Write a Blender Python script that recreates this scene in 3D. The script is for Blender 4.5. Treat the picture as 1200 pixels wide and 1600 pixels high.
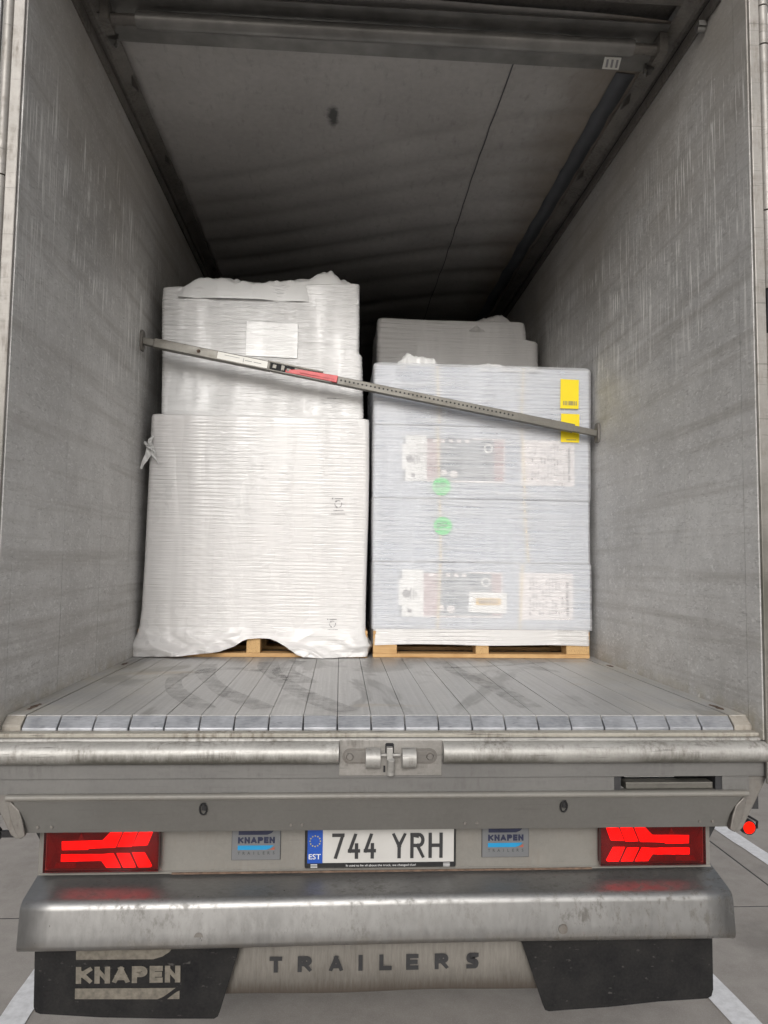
import bpy, math, random
import numpy as np
from mathutils import Matrix, Vector

for o in list(bpy.data.objects):
    bpy.data.objects.remove(o, do_unlink=True)
SC = bpy.context.scene
COL = SC.collection
R = math.radians
ZF = 1.25                      # height of the trailer's loading floor above the ground

# ------------------------------------------------------------------ camera
cam_d = bpy.data.cameras.new('camera')
cam = bpy.data.objects.new('camera', cam_d)
COL.objects.link(cam)
cam_d.sensor_fit = 'VERTICAL'
cam_d.sensor_height = 36.0
cam_d.lens = 1115.9 / 1600.0 * 36.0
cam_d.clip_start = 0.05
cam_d.clip_end = 2000.0
rx = Vector((0.99806074, -0.06087093, 0.0130188))
ry = Vector((-0.01725429, -0.06958216, 0.997427))
rz = Vector((-0.05980844, -0.99571736, -0.07049751))
m = Matrix((rx, ry, rz)).transposed().to_4x4()
m.translation = Vector((-0.1671, -2.4270, 0.5097 + ZF))
cam.matrix_world = m
SC.camera = cam

# ------------------------------------------------------------------ world, sun, exposure
SUN_EL, SUN_AZ = R(26), R(-8)          # azimuth measured from straight behind the trailer, negative = from the left
SUN_STRENGTH = 1.5
SKY_STRENGTH = 0.15
world = bpy.data.worlds.new('World')
SC.world = world
world.use_nodes = True
wn = world.node_tree
wn.nodes.clear()
w_out = wn.nodes.new('ShaderNodeOutputWorld')
w_bg = wn.nodes.new('ShaderNodeBackground')
w_sky = wn.nodes.new('ShaderNodeTexSky')
w_sky.sky_type = 'NISHITA'
w_sky.sun_disc = False
w_sky.sun_elevation = SUN_EL
w_sky.sun_rotation = R(180) - SUN_AZ
w_sky.air_density = 1.0
w_sky.dust_density = 4.0
w_hs = wn.nodes.new('ShaderNodeHueSaturation')
w_hs.inputs['Saturation'].default_value = 0.28
wn.links.new(w_sky.outputs[0], w_hs.inputs['Color'])
wn.links.new(w_hs.outputs[0], w_bg.inputs['Color'])
w_bg.inputs['Strength'].default_value = SKY_STRENGTH
wn.links.new(w_bg.outputs[0], w_out.inputs['Surface'])

sun_d = bpy.data.lights.new('sun', 'SUN')
sun_d.energy = SUN_STRENGTH
sun_d.angle = R(18)
sun_d.color = (1.0, 0.985, 0.972)
sun = bpy.data.objects.new('sun', sun_d)
COL.objects.link(sun)
to_sun = Vector((math.sin(SUN_AZ) * math.cos(SUN_EL), -math.cos(SUN_AZ) * math.cos(SUN_EL), math.sin(SUN_EL)))
sun.rotation_euler = to_sun.to_track_quat('Z', 'Y').to_euler()
sun.location = to_sun * 30

SC.cycles.max_bounces = 8
SC.cycles.diffuse_bounces = 4
SC.cycles.glossy_bounces = 3
SC.cycles.transmission_bounces = 4
SC.cycles.adaptive_threshold = 0.03
SC.view_settings.view_transform = 'Standard'
SC.view_settings.look = 'None'
SC.view_settings.exposure = -0.36
SC.view_settings.gamma = 1.0
SC.view_settings.use_curve_mapping = False

# ------------------------------------------------------------------ node helpers
class N:
    def __init__(s, name):
        s.m = bpy.data.materials.new(name)
        s.m.use_nodes = True
        s.t = s.m.node_tree
        s.t.nodes.clear()
        s.out = s.t.nodes.new('ShaderNodeOutputMaterial')
        s.g = s.t.nodes.new('ShaderNodeNewGeometry')
        s.P = s.g.outputs['Position']
        s._xyz = None
    def new(s, typ): return s.t.nodes.new(typ)
    def put(s, sock, v):
        if isinstance(v, bpy.types.NodeSocket): s.t.links.new(v, sock)
        elif isinstance(v, (tuple, list)) and len(v) == 3 and sock.type == 'RGBA': sock.default_value = (*v, 1)
        else: sock.default_value = v
    def map(s, scale=(1, 1, 1), loc=(0, 0, 0), rot=(0, 0, 0), vec=None):
        n = s.new('ShaderNodeMapping')
        s.put(n.inputs['Vector'], vec or s.P)
        n.inputs['Scale'].default_value = scale
        n.inputs['Location'].default_value = loc
        n.inputs['Rotation'].default_value = rot
        return n.outputs[0]
    def noise(s, scale=1.0, vec=None, detail=4.0, rough=0.55, dist=0.0):
        n = s.new('ShaderNodeTexNoise')
        s.put(n.inputs['Vector'], vec or s.P)
        n.inputs['Scale'].default_value = scale
        n.inputs['Detail'].default_value = detail
        n.inputs['Roughness'].default_value = rough
        n.inputs['Distortion'].default_value = dist
        return n.outputs['Fac']
    def vor(s, scale, vec=None, feat='F1'):
        n = s.new('ShaderNodeTexVoronoi')
        n.feature = feat
        s.put(n.inputs['Vector'], vec or s.P)
        n.inputs['Scale'].default_value = scale
        return n.outputs['Distance']
    def mr(s, f, a, b, c=0.0, d=1.0, smooth=False):
        n = s.new('ShaderNodeMapRange')
        if smooth: n.interpolation_type = 'SMOOTHSTEP'
        s.put(n.inputs[0], f)
        for i, v in enumerate((a, b, c, d)): n.inputs[i + 1].default_value = v
        return n.outputs[0]
    def math(s, op, a, b=0.0):
        n = s.new('ShaderNodeMath')
        n.operation = op
        s.put(n.inputs[0], a); s.put(n.inputs[1], b)
        return n.outputs[0]
    def mul(s, a, b): return s.math('MULTIPLY', a, b)
    def add(s, a, b): return s.math('ADD', a, b)
    def mix(s, f, a, b, blend='MIX'):
        n = s.new('ShaderNodeMix')
        n.data_type = 'RGBA'
        n.blend_type = blend
        s.put(n.inputs[0], f); s.put(n.inputs[6], a); s.put(n.inputs[7], b)
        return n.outputs[2]
    def xyz(s):
        if s._xyz is None:
            n = s.new('ShaderNodeSeparateXYZ')
            s.put(n.inputs[0], s.P)
            s._xyz = n.outputs
        return s._xyz
    def bump(s, h, strength=0.3, dist=0.01):
        n = s.new('ShaderNodeBump')
        n.inputs['Strength'].default_value = strength
        n.inputs['Distance'].default_value = dist
        s.put(n.inputs['Height'], h)
        return n.outputs[0]
    def bsdf(s, color, rough=0.5, metal=0.0, normal=None, spec=0.5, **kw):
        n = s.new('ShaderNodeBsdfPrincipled')
        s.put(n.inputs['Base Color'], color)
        s.put(n.inputs['Roughness'], rough)
        s.put(n.inputs['Metallic'], metal)
        n.inputs['Specular IOR Level'].default_value = spec
        if normal is not None: s.put(n.inputs['Normal'], normal)
        for k, v in kw.items(): s.put(n.inputs[k], v)
        return n
    def done(s, shader):
        s.t.links.new(shader.outputs[0], s.out.inputs['Surface'])
        return s.m

MT = {}

def simple(name, col, rough=0.5, metal=0.0, var=0.15, scale=12.0, bump=0.0, spec=0.5):
    n = N(name)
    f = n.noise(scale, detail=5)
    dark = tuple(c * (1 - var) for c in col)
    lite = tuple(min(1, c * (1 + var)) for c in col)
    c = n.mix(n.mr(f, 0.3, 0.7), dark, lite)
    nm = n.bump(n.noise(scale * 8, detail=3), bump, 0.004) if bump else None
    MT[name] = n.done(n.bsdf(c, rough, metal, nm, spec))

# worn aluminium side wall
def mk_wall():
    n = N('wall_aluminium')
    x, y, z = n.xyz()
    big = n.noise(1.3, detail=5)
    mid = n.noise(9, detail=5, rough=0.6)
    fine = n.noise(70, detail=4, rough=0.7)
    f = n.add(n.add(n.mul(big, 0.5), n.mul(mid, 0.35)), n.mul(fine, 0.25))
    c = n.mix(n.mr(f, 0.42, 0.66), (0.42, 0.413, 0.402), (0.63, 0.622, 0.608))
    # short wavy scuffs
    sc = n.noise(1.0, n.map((40, 26, 48)), detail=4, dist=2.2)
    c = n.mix(n.mul(n.mr(sc, 0.55, 0.67), 0.55), c, (0.76, 0.755, 0.74))
    sc2 = n.noise(1.0, n.map((40, 22, 90), (3, 5, 1)), detail=3, dist=1.5)
    c = n.mix(n.mul(n.mr(sc2, 0.57, 0.70), 0.55), c, (0.27, 0.262, 0.252))
    # long faint streaks along the wall
    ls = n.noise(1.0, n.map((3, 0.7, 20), (0, 4, 0)), detail=4, rough=0.6)
    c = n.mix(n.mul(n.mr(ls, 0.5, 0.72), 0.48), c, (0.27, 0.248, 0.222))
    # brown darkening higher up, the upper wall's shade painted into the colour
    upper_shade = n.mul(n.mr(z, ZF + 1.5, ZF + 2.5, smooth=True), n.mr(n.noise(1.6, n.map((1, 1, 1.4), (2, 0, 0)), detail=3), 0.25, 0.7))
    c = n.mix(n.mul(upper_shade, 0.75), c, (0.33, 0.295, 0.25))
    # rubbed bright vertical scratches, in a band left by the loads
    v1 = n.noise(1.0, n.map((10, 62, 2.0)), detail=3, rough=0.65)
    v2 = n.noise(1.0, n.map((10, 120, 3.8), (0, 7, 2)), detail=2)
    v = n.math('MAXIMUM', n.mr(v1, 0.585, 0.64), n.mr(v2, 0.60, 0.65))
    up = n.mr(n.add(z, n.mul(n.noise(1.2, detail=2), 1.0)), ZF + 1.55, ZF + 2.15, smooth=True)
    dn = n.mr(n.add(z, n.mul(n.noise(1.0, n.map((1, 2, 1), (9, 0, 0)), detail=2), 0.7)), ZF + 2.50, ZF + 2.72, 1.0, 0.0, smooth=True)
    brk = n.mr(n.noise(1.0, n.map((3, 5, 9), (1, 1, 1)), detail=3), 0.38, 0.55)
    c = n.mix(n.mul(n.mul(n.mul(v, brk), n.mul(up, dn)), 0.85), c, (0.92, 0.91, 0.88))
    # grime along the floor edge
    lo = n.mul(n.mr(z, ZF, ZF + 0.06, 1, 0), n.mr(n.noise(14, detail=4), 0.35, 0.6))
    c = n.mix(n.mul(lo, 0.6), c, (0.36, 0.32, 0.24))
    # sparse chips
    ch = n.mr(n.noise(1.0, n.map((20, 26, 26), (5, 5, 5)), detail=2), 0.735, 0.76)
    c = n.mix(n.mul(ch, 0.6), c, (0.75, 0.75, 0.74))
    h = n.add(n.mul(sc, 0.6), n.add(n.mul(mid, 0.6), n.mul(fine, 0.3)))
    MT['wall_aluminium'] = n.done(n.bsdf(c, n.mr(mid, 0.3, 0.7, 0.42, 0.60), 0.12, n.bump(h, 0.45, 0.004)))
mk_wall()

def mk_slat():
    n = N('slat_aluminium')
    x, y, z = n.xyz()
    info = n.new('ShaderNodeObjectInfo')
    along = n.noise(1.0, n.map((90, 1.2, 1)), detail=4, rough=0.65)
    big = n.noise(2.2, detail=5)
    fine = n.noise(60, detail=4)
    f = n.add(n.add(n.mul(along, 0.35), n.mul(big, 0.5)), n.mul(fine, 0.2))
    c = n.mix(n.mr(f, 0.38, 0.68), (0.385, 0.382, 0.376), (0.60, 0.596, 0.588))
    c = n.mix(n.mr(info.outputs['Random'], 0, 1, 0.0, 0.22), c, (0.33, 0.33, 0.335))
    # scuffed patches from pallet feet
    p = n.mr(n.noise(1.0, n.map((3.2, 1.4, 1), (4, 2, 0), (0, 0, 0.6)), detail=4, dist=0.8), 0.56, 0.62)
    c = n.mix(n.mul(p, 0.45), c, (0.17, 0.165, 0.16))
    s = n.mr(n.noise(1.0, n.map((130, 4, 1), (0, 0, 0), (0, 0, 0.25)), detail=2), 0.70, 0.75)
    c = n.mix(n.mul(s, 0.5), c, (0.62, 0.62, 0.61))
    # sandy residue towards the walls
    ax = n.math('ABSOLUTE', x)
    e = n.mul(n.mr(ax, 0.75, 1.24), n.mr(n.noise(4.5, detail=5), 0.42, 0.68))
    c = n.mix(n.mul(e, 0.55), c, (0.54, 0.495, 0.40))
    w = n.mr(n.noise(1.0, n.map((1.6, 5, 1), (7, 3, 0)), detail=3), 0.64, 0.72)
    c = n.mix(n.mul(w, 0.45), c, (0.45, 0.37, 0.26))
    MT['slat_aluminium'] = n.done(n.bsdf(c, n.mr(big, 0.3, 0.7, 0.38, 0.58), 0.4, n.bump(n.add(along, fine), 0.15, 0.003)))
mk_slat()

def mk_nose():
    n = N('nose_aluminium')
    big = n.noise(14, detail=5)
    fine = n.noise(1.0, n.map((40, 200, 200)), detail=4)
    c = n.mix(n.mr(n.add(n.mul(big, .6), n.mul(fine, .4)), 0.36, 0.66), (0.27, 0.28, 0.30), (0.47, 0.48, 0.51))
    d = n.mr(n.noise(1.0, n.map((22, 60, 60), (1, 1, 1)), detail=3), 0.62, 0.72)
    c = n.mix(n.mul(d, .5), c, (0.16, 0.16, 0.165))
    MT['nose_aluminium'] = n.done(n.bsdf(c, 0.42, 0.45, n.bump(fine, 0.2, 0.002)))
mk_nose()

# weathered light rear frame metal (grime runs and black rub marks)
def mk_frame(name, lite, dark, dirt, dirtcol, rough=0.45, metal=0.3, streak=(7, 7, 1.2), grime=None):
    n = N(name)
    x, y, z = n.xyz()
    big = n.noise(4, detail=5)
    fine = n.noise(85, detail=4, rough=0.7)
    c = n.mix(n.mr(n.add(n.mul(big, .65), n.mul(fine, .35)), 0.35, 0.65), dark, lite)
    st = n.noise(1.0, n.map(tuple(9 * k for k in streak)), detail=5, rough=0.7)
    pat = n.noise(1.0, n.map((4.5, 8, 16), (3, 1, 2)), detail=5, rough=0.65)
    d = n.mul(n.mr(st, 0.42, 0.66), n.mr(pat, 0.44, 0.62))
    c = n.mix(n.mul(d, dirt), c, dirtcol)
    h = n.mr(n.noise(1.0, n.map((6, 30, 130), (8, 2, 1)), detail=4), 0.62, 0.70)
    c = n.mix(n.mul(h, dirt * 0.7), c, (0.09, 0.085, 0.08))
    if grime:
        gm = n.mr(n.add(z, n.mul(n.math('SUBTRACT', n.noise(1.0, n.map((60, 60, 10)), detail=5, rough=.75), .5), .05)), ZF + grime[1], ZF + grime[0], 1, 0)
        gm = n.mul(gm, n.mr(n.noise(1.0, n.map((3.5, 3, 3), (5, 5, 5)), detail=4), .34, .55, .25, 1))
        c = n.mix(n.mul(gm, .95), c, (0.12, 0.115, 0.095))
    MT[name] = n.done(n.bsdf(c, n.mr(d, 0, 1, rough, rough + 0.25), metal, n.bump(fine, 0.12, 0.002)))
mk_frame('sill_metal', (0.42, 0.41, 0.39), (0.30, 0.293, 0.275), 0.9, (0.15, 0.135, 0.115))
mk_frame('guard_metal', (0.50, 0.49, 0.465), (0.33, 0.32, 0.30), 0.95, (0.15, 0.135, 0.115), grime=(-.090, -.120))
mk_frame('post_metal', (0.36, 0.34, 0.315), (0.26, 0.248, 0.23), 0.7, (0.17, 0.145, 0.12), grime=(1.25, 0.45))
mk_frame('edge_grime', (0.40, 0.37, 0.325), (0.29, 0.265, 0.23), 0.7, (0.16, 0.13, 0.10), 0.6, 0.05)
mk_frame('latch_grime', (0.33, 0.315, 0.295), (0.215, 0.205, 0.19), 0.9, (0.11, 0.10, 0.085))
mk_frame('beam_grey', (0.17, 0.166, 0.158), (0.135, 0.132, 0.127), 0.45, (0.08, 0.075, 0.07), 0.5, 0.1)
mk_frame('apron_grey', (0.19, 0.185, 0.172), (0.155, 0.15, 0.14), 0.25, (0.12, 0.11, 0.10), 0.33, 0.35, (2, 2, .6))
mk_frame('light_bar_grey', (0.225, 0.215, 0.195), (0.18, 0.172, 0.155), 0.3, (0.2, 0.17, 0.14), 0.5, 0.1)
mk_frame('ledge_cream', (0.46, 0.435, 0.38), (0.33, 0.31, 0.265), 0.9, (0.16, 0.13, 0.10), 0.6, 0.1)
mk_frame('rail_metal', (0.22, 0.205, 0.185), (0.14, 0.13, 0.12), 0.5, (0.07, 0.06, 0.05), 0.5, 0.4)
mk_frame('bracket_grey', (0.21, 0.198, 0.18), (0.14, 0.13, 0.12), 0.6, (0.13, 0.10, 0.075), 0.55, 0.2)
mk_frame('steel_bar', (0.20, 0.191, 0.17), (0.125, 0.12, 0.107), 0.5, (0.14, 0.12, 0.09), 0.42, 0.5, (1, 7, 7))

def mk_bumper():
    n = N('bumper_aluminium')
    x, y, z = n.xyz()
    br = n.noise(1.0, n.map((60, 160, 9)), detail=4, rough=0.6)
    big = n.noise(3.2, detail=5)
    c = n.mix(n.mr(n.add(n.mul(br, .4), n.mul(big, .6)), 0.35, 0.65), (0.25, 0.248, 0.244), (0.345, 0.342, 0.336))
    side = n.mr(x, 0.1, 1.1)
    sp = n.noise(1.0, n.map((34, 60, 16), (2, 0, 0)), detail=5, rough=0.75)
    reg = n.noise(2.6, n.map((1, 2, 1), (1, 5, 0)), detail=4)
    d = n.mul(n.mr(sp, 0.50, 0.64), n.mr(n.add(reg, n.mul(side, 0.32)), 0.46, 0.76))
    c = n.mix(n.mul(d, 0.75), c, (0.15, 0.14, 0.125))
    nick = n.mr(n.noise(1.0, n.map((48, 70, 26), (4, 4, 4)), detail=2), 0.74, 0.77)
    c = n.mix(n.mul(nick, 0.8), c, (0.07, 0.07, 0.065))
    low = n.mul(n.mr(z, ZF - 0.69, ZF - 0.655, 1, 0), n.mr(n.noise(9, detail=5), 0.3, 0.6))
    c = n.mix(n.mul(low, 0.6), c, (0.24, 0.21, 0.175))
    rough = n.add(n.mr(br, 0.3, 0.7, 0.40, 0.47), n.mul(d, 0.3))
    MT['bumper_aluminium'] = n.done(n.bsdf(c, rough, 0.85, n.bump(br, 0.05, 0.002)))
mk_bumper()

def mk_rubber():
    n = N('flap_rubber')
    f = n.noise(7, detail=6, rough=0.65)
    f2 = n.noise(120, detail=3)
    c = n.mix(n.mr(n.add(n.mul(f, .7), n.mul(f2, .3)), 0.35, 0.68), (0.009, 0.009, 0.010), (0.026, 0.025, 0.024))
    d = n.mr(n.noise(1.0, n.map((30, 30, 60), (1, 2, 3)), detail=4), 0.66, 0.74)
    c = n.mix(n.mul(d, .35), c, (0.16, 0.15, 0.14))
    MT['flap_rubber'] = n.done(n.bsdf(c, 0.8, 0, n.bump(f2, 0.2, 0.002), 0.2))
mk_rubber()

def mk_centre_flap():
    n = N('flap_beige')
    x, y, z = n.xyz()
    f = n.noise(1.0, n.map((120, 120, 9)), detail=5, rough=0.7)
    g = n.noise(6, detail=4)
    c = n.mix(n.mr(n.add(n.mul(f, .6), n.mul(g, .4)), 0.35, 0.66), (0.14, 0.129, 0.114), (0.22, 0.206, 0.184))
    low = n.mr(n.add(z, n.mul(f, 0.06)), ZF - 0.87, ZF - 0.83, 1, 0)
    c = n.mix(n.mul(low, 0.75), c, (0.13, 0.105, 0.085))
    MT['flap_beige'] = n.done(n.bsdf(c, 0.7, 0.0, n.bump(f, 0.4, 0.004), 0.3))
mk_centre_flap()

def mk_tarp():
    n = N('roof_tarp')
    big = n.noise(1.4, detail=5)
    fine = n.noise(30, detail=4)
    c = n.mix(n.mr(n.add(n.mul(big, .7), n.mul(fine, .3)), 0.35, 0.66), (0.345, 0.330, 0.315), (0.47, 0.455, 0.438))
    sp = n.noise(1.0, n.map((28, 9, 1), (3, 1, 0)), detail=5, rough=0.7)
    c = n.mix(n.mul(n.mr(sp, 0.55, 0.70), 0.30), c, (0.14, 0.13, 0.12))
    x, y, z = n.xyz()
    e = n.mul(n.mr(n.add(x, n.mul(n.noise(3, detail=4), 0.35)), 0.95, 1.22), 0.7)
    c = n.mix(e, c, (0.17, 0.135, 0.10))
    # one black smear in the cloth
    dx = n.mul(n.add(x, 0.245), 22.0)
    dy = n.mul(n.add(y, -1.09), 8.0)
    r = n.math('SQRT', n.add(n.mul(dx, dx), n.mul(dy, dy)))
    sm = n.mr(n.add(r, n.mul(n.noise(22, detail=5), 1.1)), 0.95, 1.35, 1, 0)
    c = n.mix(n.mul(sm, 0.8), c, (0.03, 0.035, 0.035))
    MT['roof_tarp'] = n.done(n.bsdf(c, 0.6, 0, n.bump(fine, 0.08, 0.003), 0.3))
mk_tarp()

def mk_concrete():
    n = N('concrete')
    info = n.new('ShaderNodeObjectInfo')
    big = n.noise(0.7, detail=6)
    mid = n.noise(9, detail=6, rough=0.65)
    ag = n.vor(140)
    sp = n.noise(190, detail=3, rough=0.7)
    f = n.add(n.add(n.mul(big, .35), n.mul(mid, .35)), n.mul(sp, .3))
    c = n.mix(n.mr(f, 0.36, 0.66), (0.29, 0.265, 0.243), (0.46, 0.43, 0.40))
    c = n.mix(n.mul(n.mr(ag, 0.0, 0.35, 1, 0), 0.35), c, (0.58, 0.555, 0.53))
    c = n.mix(n.mr(info.outputs['Random'], 0, 1, 0, 0.18), c, (0.27, 0.25, 0.23))
    st = n.mr(n.noise(2.1, n.map((1, 1, 1), (6, 2, 0)), detail=5), 0.58, 0.72)
    c = n.mix(n.mul(st, .4), c, (0.13, 0.12, 0.11))
    MT['concrete'] = n.done(n.bsdf(c, 0.85, 0, n.bump(n.add(sp, mid), 0.35, 0.004), 0.3))
mk_concrete()

def mk_paint():
    n = N('road_paint')
    f = n.noise(26, detail=6, rough=0.7)
    c = n.mix(n.mr(f, 0.35, 0.6), (0.70, 0.70, 0.71), (0.86, 0.86, 0.88))
    w = n.mr(n.noise(1.0, n.map((38, 12, 1), (2, 2, 0)), detail=5, rough=0.75), 0.66, 0.72)
    c = n.mix(n.mul(w, .7), c, (0.3, 0.28, 0.26))
    MT['road_paint'] = n.done(n.bsdf(c, 0.6, 0, n.bump(f, 0.2, 0.002)))
mk_paint()

def mk_film(name, base, alpha, rough=0.28, tint=None, wr=1.0):
    n = N(name)
    x, y, z = n.xyz()
    big = n.noise(2.0, detail=4)
    col = n.noise(1.0, n.map((7, 7, 1.1)), detail=2)
    w1 = n.noise(1.0, n.map((3.0, 3.0, 120)), detail=3, rough=0.6, dist=0.25)
    w2 = n.noise(1.0, n.map((9.0, 9.0, 260), (2, 0, 1)), detail=2)
    mask = n.mr(col, 0.40, 0.60, 0.25, 1.0)
    h = n.add(n.mul(w1, mask), n.mul(n.mul(w2, 0.35), mask))
    c = n.mix(n.mr(big, 0.35, 0.65), tuple(k * 0.95 for k in base), base)
    if tint: c = n.mix(n.mul(n.mr(n.noise(1.1, n.map((1, 1, 1), (4, 0, 2)), detail=2), .42, .62), .5), c, tint)
    b = n.bsdf(c, n.mr(big, 0.3, 0.7, rough, rough + 0.15), 0, n.bump(h, 0.8 * wr, 0.008), 0.65)
    if alpha >= 1:
        MT[name] = n.done(b); return
    tr = n.new('ShaderNodeBsdfTransparent')
    tr.inputs[0].default_value = (0.97, 0.98, 1.0, 1)
    mx = n.new('ShaderNodeMixShader')
    a = n.math('ADD', alpha, n.mul(n.mul(n.mr(w1, 0.35, 0.65, -1, 1), mask), 0.16))
    a = n.mr(a, 0, 1, 0, 1)
    n.put(mx.inputs[0], a)
    n.t.links.new(tr.outputs[0], mx.inputs[1]); n.t.links.new(b.outputs[0], mx.inputs[2])
    MT[name] = n.done(mx)
mk_film('film_white', (0.67, 0.66, 0.652), 1.0, 0.20, (0.67, 0.650, 0.64), 0.8)
mk_film('film_upper', (0.70, 0.695, 0.688), 1.0, 0.14, (0.71, 0.715, 0.715), 1.3)
mk_film('film_clear', (0.82, 0.82, 0.83), 0.44, 0.18)
mk_film('pouch_white', (0.90, 0.90, 0.89), 1.0, 0.12, None, 0.9)
mk_film('film_shaded', (0.62, 0.61, 0.60), 1.0, 0.3)  # white film made greyer, with the back load's shade put into its colour
mk_film('film_loose', (0.74, 0.74, 0.73), 1.0, 0.3, None, 0.3)

def mk_wood():
    n = N('pallet_wood')
    info = n.new('ShaderNodeObjectInfo')
    g = n.noise(1.0, n.map((2.5, 30, 60)), detail=4, dist=0.6)
    f = n.noise(14, detail=5)
    c = n.mix(n.mr(n.add(n.mul(g, .6), n.mul(f, .4)), 0.35, 0.66), (0.44, 0.25, 0.10), (0.64, 0.42, 0.20))
    c = n.mix(n.mr(info.outputs['Random'], 0, 1, 0, .35), c, (0.38, 0.23, 0.11))
    MT['pallet_wood'] = n.done(n.bsdf(c, 0.7, 0, n.bump(g, 0.25, 0.003), 0.3))
mk_wood()
n = N('pressed_wood')
f = n.vor(150); g = n.noise(60, detail=4)
n_c = n.mix(n.mr(n.add(f, n.mul(g, .5)), 0.2, 0.75), (0.33, 0.19, 0.085), (0.55, 0.36, 0.17))
MT['pressed_wood'] = n.done(n.bsdf(n_c, 0.8, 0, n.bump(f, 0.3, 0.003), 0.2))

simple('carton_grey', (0.56, 0.59, 0.64), 0.7, var=0.06, scale=5)
simple('back_skin', (0.30, 0.30, 0.30), 0.6)
simple('white_paint', (0.72, 0.72, 0.71), 0.45, var=0.06)
simple('dark_gap', (0.012, 0.012, 0.014), 0.8)
simple('black_paint', (0.03, 0.03, 0.032), 0.45)
simple('black_plastic', (0.014, 0.014, 0.015), 0.38)
simple('plate_white', (0.50, 0.49, 0.47), 0.4, var=0.05)
simple('plate_blue', (0.012, 0.07, 0.36), 0.4, var=0.05)
simple('star_yellow', (0.35, 0.30, 0.10), 0.5)
simple('letter_pale', (0.62, 0.62, 0.62), 0.5, var=0.05)
simple('badge_grey', (0.17, 0.175, 0.182), 0.4, metal=0.2, var=0.06)
simple('navy', (0.018, 0.022, 0.055), 0.45)
simple('cyan_blue', (0.01, 0.25, 0.50), 0.45, var=0.05)
simple('brick_red', (0.40, 0.09, 0.05), 0.5)
simple('mid_grey', (0.07, 0.07, 0.07), 0.5)
simple('flap_print', (0.15, 0.135, 0.11), 0.7, var=0.3, scale=60)
simple('red_handle', (0.62, 0.07, 0.075), 0.4, var=0.2, scale=25)
simple('label_white', (0.78, 0.77, 0.72), 0.5, var=0.06)
simple('paper_cream', (0.92, 0.86, 0.83), 0.7, var=0.03)
simple('paper_white', (0.93, 0.92, 0.88), 0.7, var=0.03)
simple('print_grey', (0.30, 0.29, 0.30), 0.7, var=0.05)
simple('print_dark', (0.16, 0.16, 0.17), 0.7, var=0.05)
simple('print_blush', (0.60, 0.47, 0.47), 0.7, var=0.2, scale=9)
simple('print_slate', (0.36, 0.385, 0.41), 0.7, var=0.10, scale=9)
simple('print_ochre', (0.80, 0.55, 0.22), 0.7, var=0.1)
simple('sticker_yellow', (0.90, 0.70, 0.004), 0.55, var=0.03)
simple('sticker_green', (0.06, 0.80, 0.20), 0.5, var=0.04)
simple('green_print', (0.02, 0.25, 0.08), 0.5, var=0.04)
simple('strap_beige', (0.80, 0.68, 0.48), 0.45, var=0.06)
simple('tarp_dark_blue', (0.085, 0.09, 0.10), 0.6, var=0.2, scale=4)
simple('tube_grey', (0.20, 0.195, 0.185), 0.4, metal=0.4, var=0.3, scale=7)
simple('lamp_housing', (0.10, 0.004, 0.007), 0.12, var=0.2)
simple('lamp_frame', (0.07, 0.005, 0.008), 0.2)
simple('lamp_reflector', (0.22, 0.10, 0.10), 0.25, metal=0.5)
simple('rubber_black', (0.02, 0.02, 0.02), 0.7, bump=0.2, scale=20)
simple('rim_grey', (0.35, 0.35, 0.35), 0.4, metal=0.6)
simple('rust_brown', (0.13, 0.085, 0.06), 0.8, var=0.5, scale=50, bump=0.3)
simple('chassis_dark', (0.03, 0.03, 0.032), 0.6)
n = N('tyre_mark')
tm = n.bsdf((0.06, 0.058, 0.055), 0.8)
tt = n.new('ShaderNodeBsdfTransparent'); tx = n.new('ShaderNodeMixShader')
n.put(tx.inputs[0], n.mr(n.noise(16, detail=6, rough=.7), 00.36, 0.72, 0.0, 0.34))
n.t.links.new(tt.outputs[0], tx.inputs[1]); n.t.links.new(tm.outputs[0], tx.inputs[2])
MT['tyre_mark'] = n.done(tx)
n = N('lamp_glow')
em = n.new('ShaderNodeEmission')
em.inputs[0].default_value = (1.0, 0.011, 0.004, 1)
n.put(em.inputs[1], n.mr(n.noise(34, detail=2), .3, .7, 1.6, 3.4))
MT['lamp_glow'] = n.done(em)
n = N('lamp_cover')
rf = n.new('ShaderNodeBsdfRefraction'); rf.inputs['Color'].default_value = (0.95, 0.30, 0.28, 1); rf.inputs['Roughness'].default_value = 0.2; rf.inputs['IOR'].default_value = 1.06
gl = n.new('ShaderNodeBsdfGlossy'); gl.inputs['Roughness'].default_value = 0.12
mx = n.new('ShaderNodeMixShader'); mx.inputs[0].default_value = 0.05
n.t.links.new(rf.outputs[0], mx.inputs[1]); n.t.links.new(gl.outputs[0], mx.inputs[2])
MT['lamp_cover'] = n.done(mx)
n = N('lamp_glow_dim')
em = n.new('ShaderNodeEmission')
em.inputs[0].default_value = (1.0, 0.02, 0.012, 1)
em.inputs[1].default_value = 0.22
MT['lamp_glow_dim'] = n.done(em)

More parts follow.
